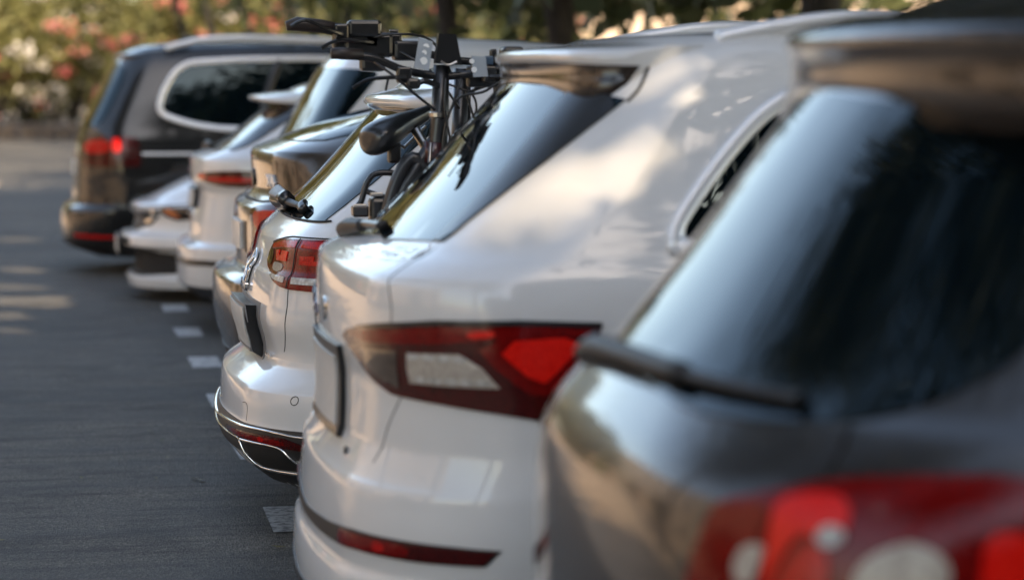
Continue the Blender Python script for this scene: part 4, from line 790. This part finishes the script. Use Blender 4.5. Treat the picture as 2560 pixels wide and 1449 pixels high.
# dark van across the planting strip
vp=[(.2,.1),(.35,0),(.6,0),(.9,.04),(1.1,.08),(1.5,.22),(1.9,.40),(2.0,.5),(2.06,.62)]
CAR['far']=Form(6.2,24.6,vp,[(.2,.86),(.4,.94),(.9,.95),(1.2,.92),(1.8,.82),(2.0,.74),(2.06,.62)],[(.2,.3),(1,.3),(2,.2)],[(.2,.4),(1,.36),(2,.24)],[(.2,.1),(2,.1)],front=[(.2,4.5),(.8,4.6),(1.1,4.2),(1.9,3.2),(2.1,2.8)]); KN['far']=[a for a,_ in vp]
fm,r=car('far','dark blue van parked across the planting strip, seen over the white roof','navy')
patch('rear_window',fm,closed_both(fm,[(-1.15,1.2),(-.4,1.2),(-.3,1.3),(-.28,1.8),(-1.15,1.86)]),M['glass'],r,d=.005,h=.06)
pair('side_window',fm,[(.25,1.22),(2.6,1.2),(2.4,1.82),(.45,1.82)],M['glass'],r,h=.08); pair('tail_light',fm,[(-.3,1.1),(.02,1.1),(.02,.75),(-.3,.75)],M['lens_dark'],r,d=.006)
wheels(fm,r,(7.2,9.9))
# ---------------------------------------------------------------- bicycles on a carrier between the two white cars
cr=empty('bike_carrier',(1.5,7.68,0),'black upright bicycle carrier with a looped handle, standing between the two white cars','bike carrier')
t=MB()
for y in (7.5,7.66,7.82): t.box((.95,y-.035,.50),(2.35,y+.035,.53))
for x in (1.15,2.15): t.tube([(x,7.44,.485),(x,7.9,.485)],.02,8)
t.build('wheel_tray',M['bikeblack'],cr)
for x in (1.15,2.15):
    for y in (7.46,7.86): MB().tube([(x,y,.0),(x,y,.48)],.018,8).build('leg',M['bikeblack'],cr)
MB().tube([(1.335,7.86,.48),(1.340,7.86,1.2),(1.342,7.86,1.63)],[.024,.026,.026],12).build('mast',M['bikeblack'],cr,smooth=True)
MB().tube(arc([(1.12,7.56,1.18),(1.10,7.56,1.285),(1.02,7.56,1.302),(.985,7.56,1.275),(.965,7.56,1.215),(.945,7.56,1.19)],6),.010,8).tube([(1.11,7.56,1.20),(.98,7.56,1.245)],.009,8).build('looped_handle',M['bikeblack'],cr,smooth=True)
MB().box((.935,7.53,1.165),(.985,7.59,1.20),.006).box((.99,7.53,1.10),(1.10,7.60,1.225),.012).build('clamp_block',M['bikeblack'],cr)
MB().box((.938,7.528,1.196),(.978,7.545,1.206),.002).box((.99,7.526,1.23),(1.03,7.545,1.242),.002).build('clamp_plate',M['steel'],cr)
MB().tube([(1.335,7.845,1.46),(1.35,7.83,1.56)],[.012,.012],8).build('clamp_lever',M['steel'],cr)
def folding_bike(x,y,face,label,saddle_z,bar_z,post_top,bars,post_x,postr,redband=False):
    """face=+1 points to +x; rear axle at x"""
    r=empty('bicycle',(x,y,.53),label,'bicycle','bicycles on the carrier')
    f=face; fx=x+f*.95; zz=.53+.255
    for c in (x,fx):
        wv=MB().lathe([(.225,-.02),(.25,-.018),(.256,0),(.25,.018),(.225,.02)],(c,y,zz),'Y',28)
        wo=wv.build('wheel',M['rubber'],r,smooth=True)
        s=MB().lathe([(.222,-.012),(.205,-.01),(.205,.01),(.222,.012)],(c,y,zz),'Y',28).lathe([(.02,-.04),(.02,.04)],(c,y,zz),'Y',10)
        for k in range(14):
            u=2*math.pi*k/14; s.tube([(c+.018*math.cos(u),y+(.03 if k%2 else -.03),zz+.018*math.sin(u)),(c+.21*math.cos(u),y,zz+.21*math.sin(u))],.0016,4,cap=False)
        s.build('rim',M['steel'],wo)
    sx=x+f*.22; bb=(x+f*.40,y,zz+.02)
    t=MB().tube([bb,(sx+f*.02,y,zz+.34)],.020,10).tube([(sx+f*.05,y,zz+.22),(fx-f*.10,y,zz+.30)],[.030,.030],10).tube([(bb[0],y,bb[2]+.02),(fx-f*.10,y,zz+.25)],.022,10).tube([(fx-f*.12,y,zz+.36),(fx-f*.07,y,zz+.20)],.026,12)
    for s in (-1,1): t.tube([(x,y+s*.055,zz),bb],.010,6).tube([(x,y+s*.055,zz),(sx+f*.02,y+s*.015,zz+.28)],.009,6).tube([(fx-f*.07,y+s*.012,zz+.22),(fx-f*.02,y+s*.045,zz+.15),(fx,y+s*.045,zz)],.012,6)
    t.build('frame',M['bikeblack'],r,smooth=True)
    t=MB().lathe([(.07,-.008),(.075,0),(.07,.008)],(bb[0],y-.05,bb[2]),'Y',22)
    t.tube([(bb[0],y-.06,bb[2]),(bb[0]+.10,y-.07,bb[2]-.12)],.010,6).tube([(bb[0],y+.06,bb[2]),(bb[0]-.10,y+.07,bb[2]+.12)],.010,6).box((bb[0]+.06,y-.14,bb[2]-.135),(bb[0]+.14,y-.075,bb[2]-.11),.004).box((bb[0]-.14,y+.075,bb[2]+.11),(bb[0]-.06,y+.13,bb[2]+.135),.004)
    t.build('crank',M['steel'],r,smooth=True)
    return r,sx,fx,zz
def saddle(r,cx,y,z,yaw,fat=1.,tilt=0.):
    c,s=math.cos(yaw),math.sin(yaw); v=[];f=[]; n=14; L_=[(-.135,.012,.030),(-.128,.058,.045),(-.10,.076,.058),(-.05,.072,.058),(.0,.048,.046),(.06,.028,.034),(.12,.020,.028),(.145,.008,.016)]
    for lx,hw,hh in L_:
        for k in range(n):
            u=2*math.pi*k/n; a=hw*math.cos(u); b=hh*fat*math.sin(u)*(1. if math.sin(u)<0 else .62)+tilt*lx+.02*(lx*5)**2*.4-.012*max(0,-lx*6)
            v.append((cx+lx*c-a*s,y+lx*s+a*c,z+b))
    m=len(L_); f=[(i*n+j,i*n+(j+1)%n,(i+1)*n+(j+1)%n,(i+1)*n+j) for i in range(m-1) for j in range(n)]+[tuple(range(n-1,-1,-1)),tuple((m-1)*n+j for j in range(n))]
    o=link('saddle',mesh('saddle',v,f),M['saddle'],r); sb=o.modifiers.new('s','SUBSURF'); sb.levels=sb.render_levels=1
    MB().tube([(cx-.06*c-.02*s,y-.06*s+.02*c,z-.045),(cx+.02*c,y+.02*s,z-.075),(cx+.11*c,y+.11*s,z-.01)],.0045,6).tube([(cx-.06*c+.02*s,y-.06*s-.02*c,z-.045),(cx+.02*c,y+.02*s,z-.078),(cx+.11*c,y+.11*s,z-.012)],.0045,6).build('saddle_rail',M['steel'],o)
    return o
def lever(r,x,y,z,d,drop=.0):
    """brake clamp and curved lever pointing to d along x"""
    o=MB().box((x-.022,y-.03,z-.028),(x+.022,y+.012,z+.022),.006).tube(arc([(x,y-.03,z-.012),(x+d*.05,y-.05,z-.012-drop*.3),(x+d*.12,y-.055,z-.022-drop),(x+d*.165,y-.052,z-.048-drop*1.1)],5),[.011,.010,.009,.009,.008,.008,.008,.008,.008,.008,.008,.007,.007,.008,.008,.009],7,.8).build('brake_lever',M['bikeblack'],r,smooth=False)
    return o
# bike facing right: its saddle shows above the rear window
b1,sx,fx,zz=folding_bike(1.22,7.66,1,'black bicycle whose rounded saddle stands over the sharp white car, middle one on the carrier',0,0,0,None,0,0)
MB().tube([(sx-.02,7.66,zz+.2),(1.15,7.66,1.44)],[.017,.016],12).build('seatpost',M['steel'],b1,smooth=True)
saddle(b1,1.10,7.655,1.455,.55,1.22,.30)
MB().box((1.045,7.60,1.385),(1.075,7.63,1.43),.004).box((1.06,7.61,1.33),(1.10,7.66,1.40),.008).build('saddle_clamp',M['bikeblack'],b1)
MB().tube([(fx-.11,7.66,zz+.34),(fx-.16,7.66,1.60)],[.024,.022],12).build('handle_post',M['bikeblack'],b1,smooth=True)
hb=MB().tube(arc([(1.45,7.66,1.62),(1.6,7.66,1.63),(fx-.16,7.66,1.60),(2.0,7.66,1.63),(2.13,7.66,1.62)],5),.013,10).build('handlebar',M['bikeblack'],b1,smooth=True)
MB().tube([(1.40,7.66,1.62),(1.54,7.66,1.625)],.019,10).build('grip',M['grip'],hb,smooth=True)
MB().tube([(2.02,7.66,1.627),(2.15,7.66,1.62)],.019,10).build('grip',M['grip'],hb,smooth=True)
MB().box((1.36,7.60,1.575),(1.47,7.68,1.66),.012).box((1.43,7.62,1.64),(1.50,7.70,1.70),.012).box((1.40,7.58,1.53),(1.46,7.64,1.585),.01).build('control_block',M['bikeblack'],b1)
lever(b1,1.46,7.62,1.60,-1,.01)
# nearest bike facing left: thick stem, turned handlebar, levers, screen
b2,sx,fx,zz=folding_bike(2.08,7.50,-1,'black bicycle with a thick red banded stem, screen and clear reflectors on its handlebar',0,0,0,None,0,0)
MB().tube([(fx+.08,7.5,zz+.33),(1.185,7.5,1.26),(1.192,7.5,1.33),(1.205,7.5,1.46),(1.212,7.5,1.64)],[.036,.036,.033,.029,.025],14).build('handle_post',M['bikeblack'],b2,smooth=True)
MB().tube([(1.184,7.5,1.335),(1.190,7.5,1.40)],[.0375,.0355],14).build('red_band',M['bikered'],b2,smooth=True)
MB().lathe([(.029,0),(.034,.004),(.034,.016),(.029,.02)],(1.2055,7.5,1.475),'Z',16).build('post_clamp',M['steel'],b2)
MB().tube([(1.155,7.47,1.17),(1.163,7.468,1.27),(1.172,7.466,1.40)],[.007,.007,.006],6).tube([(1.128,7.47,1.18),(1.148,7.468,1.25),(1.152,7.466,1.29)],[.006,.006,.006],6).build('metal_strut',M['steel'],b2,smooth=True)
MB().tube(arc([(1.185,7.5,1.30),(1.12,7.5,1.35),(1.07,7.5,1.28),(1.02,7.5,1.12)],5),[.022]*16,10).build('frame_loop',M['bikeblack'],b2,smooth=True)
MB().tube([(1.25,7.49,1.18),(1.255,7.49,1.33),(1.245,7.49,1.42)],[.03,.034,.012],8).build('battery_pack',M['bikeblack'],b2)
hb=MB().tube(arc([(.90,7.5,1.672),(1.0,7.5,1.66),(1.09,7.5,1.625),(1.21,7.5,1.605),(1.32,7.5,1.615),(1.42,7.5,1.63),(1.56,7.5,1.632)],5),.013,10).build('handlebar',M['bikeblack'],b2,smooth=True)
MB().tube([(.965,7.5,1.672),(.90,7.5,1.675),(.865,7.5,1.676)],[.019,.020,.018],10).build('grip',M['grip'],hb,smooth=True)
MB().tube([(1.44,7.5,1.632),(1.58,7.5,1.632)],.020,10).build('grip',M['grip'],hb,smooth=True)
lever(b2,1.09,7.49,1.612,-1,-.004); lever(b2,1.36,7.49,1.615,1,0)
MB().tube(arc([(1.10,7.47,1.60),(1.115,7.47,1.572),(1.15,7.47,1.59),(1.20,7.48,1.575)],4),.010,6).box((1.095,7.455,1.565),(1.14,7.49,1.60),.01).build('shifter',M['bikeblack'],b2)
MB().tube([(1.045,7.5,1.605),(1.035,7.5,1.56)],.004,5).build('bolt_pin',M['bikeblack'],b2)
s=MB(); s.add([(1.188,7.47,1.645),(1.272,7.47,1.64),(1.255,7.475,1.735),(1.20,7.475,1.738),(1.188,7.51,1.645),(1.272,7.51,1.64),(1.255,7.51,1.735),(1.20,7.51,1.738)],[(0,1,2,3),(7,6,5,4),(0,4,5,1),(1,5,6,2),(2,6,7,3),(3,7,4,0)]); sc_=s.build('screen',M['trim'],b2)
MB().tube(arc([(1.205,7.468,1.652),(1.228,7.466,1.640),(1.255,7.468,1.65)],4),.004,6).build('screen_badge',M['steel'],sc_)
def reflector(r,P,m,dots):
    q=MB(); A=[Vector(p) for p in P]; n=(A[1]-A[0]).cross(A[2]-A[0]).normalized()*.006
    q.add([*(p for p in A),*(p+n for p in A)],[(3,2,1,0),(4,5,6,7),(0,1,5,4),(1,2,6,5),(2,3,7,6),(3,0,4,7)]); o=q.build('clear_reflector',m,r)
    for a,b,rr in dots:
        c=A[0]+(A[1]-A[0])*a+(A[3]-A[0])*b; MB().lathe([(0,-.003),(rr,-.003),(rr,0)],(c.x,c.y-.004,c.z),'Y',12).build('white_print',M['whitep'],o)
reflector(b2,[(1.118,7.46,1.632),(1.165,7.462,1.622),(1.178,7.465,1.712),(1.135,7.465,1.725)],M['clear'],[(.55,.28,.012),(.5,.55,.008),(.55,.75,.010)])
reflector(b2,[(1.305,7.46,1.602),(1.352,7.46,1.604),(1.345,7.465,1.665),(1.300,7.465,1.668)],M['clear'],[(.1,.35,.009),(.0,.75,.008)])
MB().box((1.345,7.47,1.64),(1.372,7.50,1.668),.004).build('bell_box',M['cardash'],b2)
MB().box((1.365,7.48,1.645),(1.385,7.51,1.69),.004).tube([(1.37,7.5,1.63),(1.37,7.5,1.66)],.014,8).build('switch_block',M['bikeblack'],b2)
for P in ([(1.23,7.47,1.58),(1.30,7.46,1.55),(1.315,7.46,1.50),(1.29,7.465,1.46),(1.245,7.47,1.425)],[(1.285,7.47,1.56),(1.30,7.465,1.50),(1.325,7.47,1.43),(1.33,7.47,1.36)],[(1.42,7.47,1.59),(1.45,7.46,1.54),(1.455,7.46,1.49),(1.40,7.465,1.485),(1.35,7.47,1.487)],[(1.35,7.47,1.475),(1.39,7.465,1.44),(1.42,7.47,1.41)],[(1.22,7.47,1.60),(1.215,7.455,1.50),(1.235,7.46,1.40)],[(1.27,7.47,1.60),(1.24,7.45,1.52),(1.215,7.46,1.44),(1.20,7.46,1.30)]):
    MB().tube(arc(P,6),.0042,6).build('cable',M['bikeblack'],b2,smooth=True)
MB().tube([(sx,7.5,zz+.2),(sx+.03,7.5,1.30)],[.017,.016],12).build('seatpost',M['steel'],b2,smooth=True); saddle(b2,sx+.03,7.5,1.33,math.pi)
MB().box((1.40,7.46,1.60),(1.50,7.54,1.665),.01).box((1.30,7.53,1.57),(1.40,7.57,1.64),.01).box((1.46,7.47,1.56),(1.56,7.52,1.61),.012).build('control_block',M['bikeblack'],b2)
for P in ([(1.0,7.49,1.65),(1.06,7.44,1.60),(1.12,7.45,1.55),(1.185,7.46,1.50)],[(1.42,7.48,1.62),(1.34,7.43,1.56),(1.26,7.45,1.54),(1.22,7.46,1.47)],[(1.09,7.80,1.70),(1.16,7.75,1.66),(1.24,7.76,1.60),(1.32,7.80,1.50)],[(1.0,7.80,1.72),(1.10,7.74,1.74),(1.22,7.76,1.72),(1.30,7.80,1.60)]):
    MB().tube(arc(P,6),.0045,6).build('cable',M['bikeblack'],b2,smooth=True)
MB().tube([(1.195,7.5,1.42),(1.10,7.5,1.27),(1.02,7.5,1.10)],[.019,.022,.022],10).build('down_tube',M['bikeblack'],b2,smooth=True)
MB().tube([(1.335,7.79,1.44),(1.24,7.76,1.30),(1.12,7.76,1.14)],[.020,.022,.022],10).tube([(1.335,7.79,1.30),(1.22,7.77,1.22)],.016,8).build('top_tube',M['bikeblack'],b2,smooth=True)
# third bike, behind, facing left
b3,sx,fx,zz=folding_bike(2.18,7.82,-1,'farthest black bicycle on the carrier, its grips reaching left above the rest',0,0,0,None,0,0)
MB().tube([(fx+.08,7.82,zz+.33),(1.33,7.82,1.63)],[.030,.024],12).build('handle_post',M['bikeblack'],b3,smooth=True)
hb=MB().tube(arc([(.88,7.82,1.765),(1.0,7.82,1.745),(1.14,7.82,1.70),(1.33,7.82,1.655),(1.5,7.82,1.66),(1.66,7.82,1.67)],5),.013,10).build('handlebar',M['bikeblack'],b3,smooth=True)
MB().tube([(.965,7.82,1.748),(.87,7.80,1.765),(.79,7.79,1.772),(.755,7.79,1.765)],[.020,.023,.024,.016],10).build('grip',M['grip'],hb,smooth=True)
MB().tube([(1.52,7.82,1.66),(1.68,7.82,1.67)],.020,10).build('grip',M['grip'],hb,smooth=True)
lever(b3,1.03,7.80,1.725,-1,-.015); lever(b3,.93,7.78,1.75,-1,-.055)
MB().box((.94,7.77,1.665),(1.10,7.84,1.745),.014).box((.95,7.76,1.73),(1.06,7.82,1.785),.012).box((.905,7.77,1.69),(.95,7.83,1.75),.01).box((.99,7.74,1.62),(1.07,7.80,1.67),.012).box((1.10,7.77,1.655),(1.19,7.84,1.72),.012).box((1.0,7.79,1.735),(1.055,7.83,1.775),.008).box((1.06,7.78,1.69),(1.13,7.83,1.745),.01).tube([(.92,7.8,1.70),(1.05,7.8,1.66)],.022,8).box((1.09,7.79,1.74),(1.12,7.82,1.755),.004).build('control_block',M['bikeblack'],b3)
MB().tube([(sx,7.82,zz+.2),(sx+.03,7.82,1.30)],[.017,.016],12).build('seatpost',M['steel'],b3,smooth=True); saddle(b3,sx+.03,7.82,1.33,math.pi)
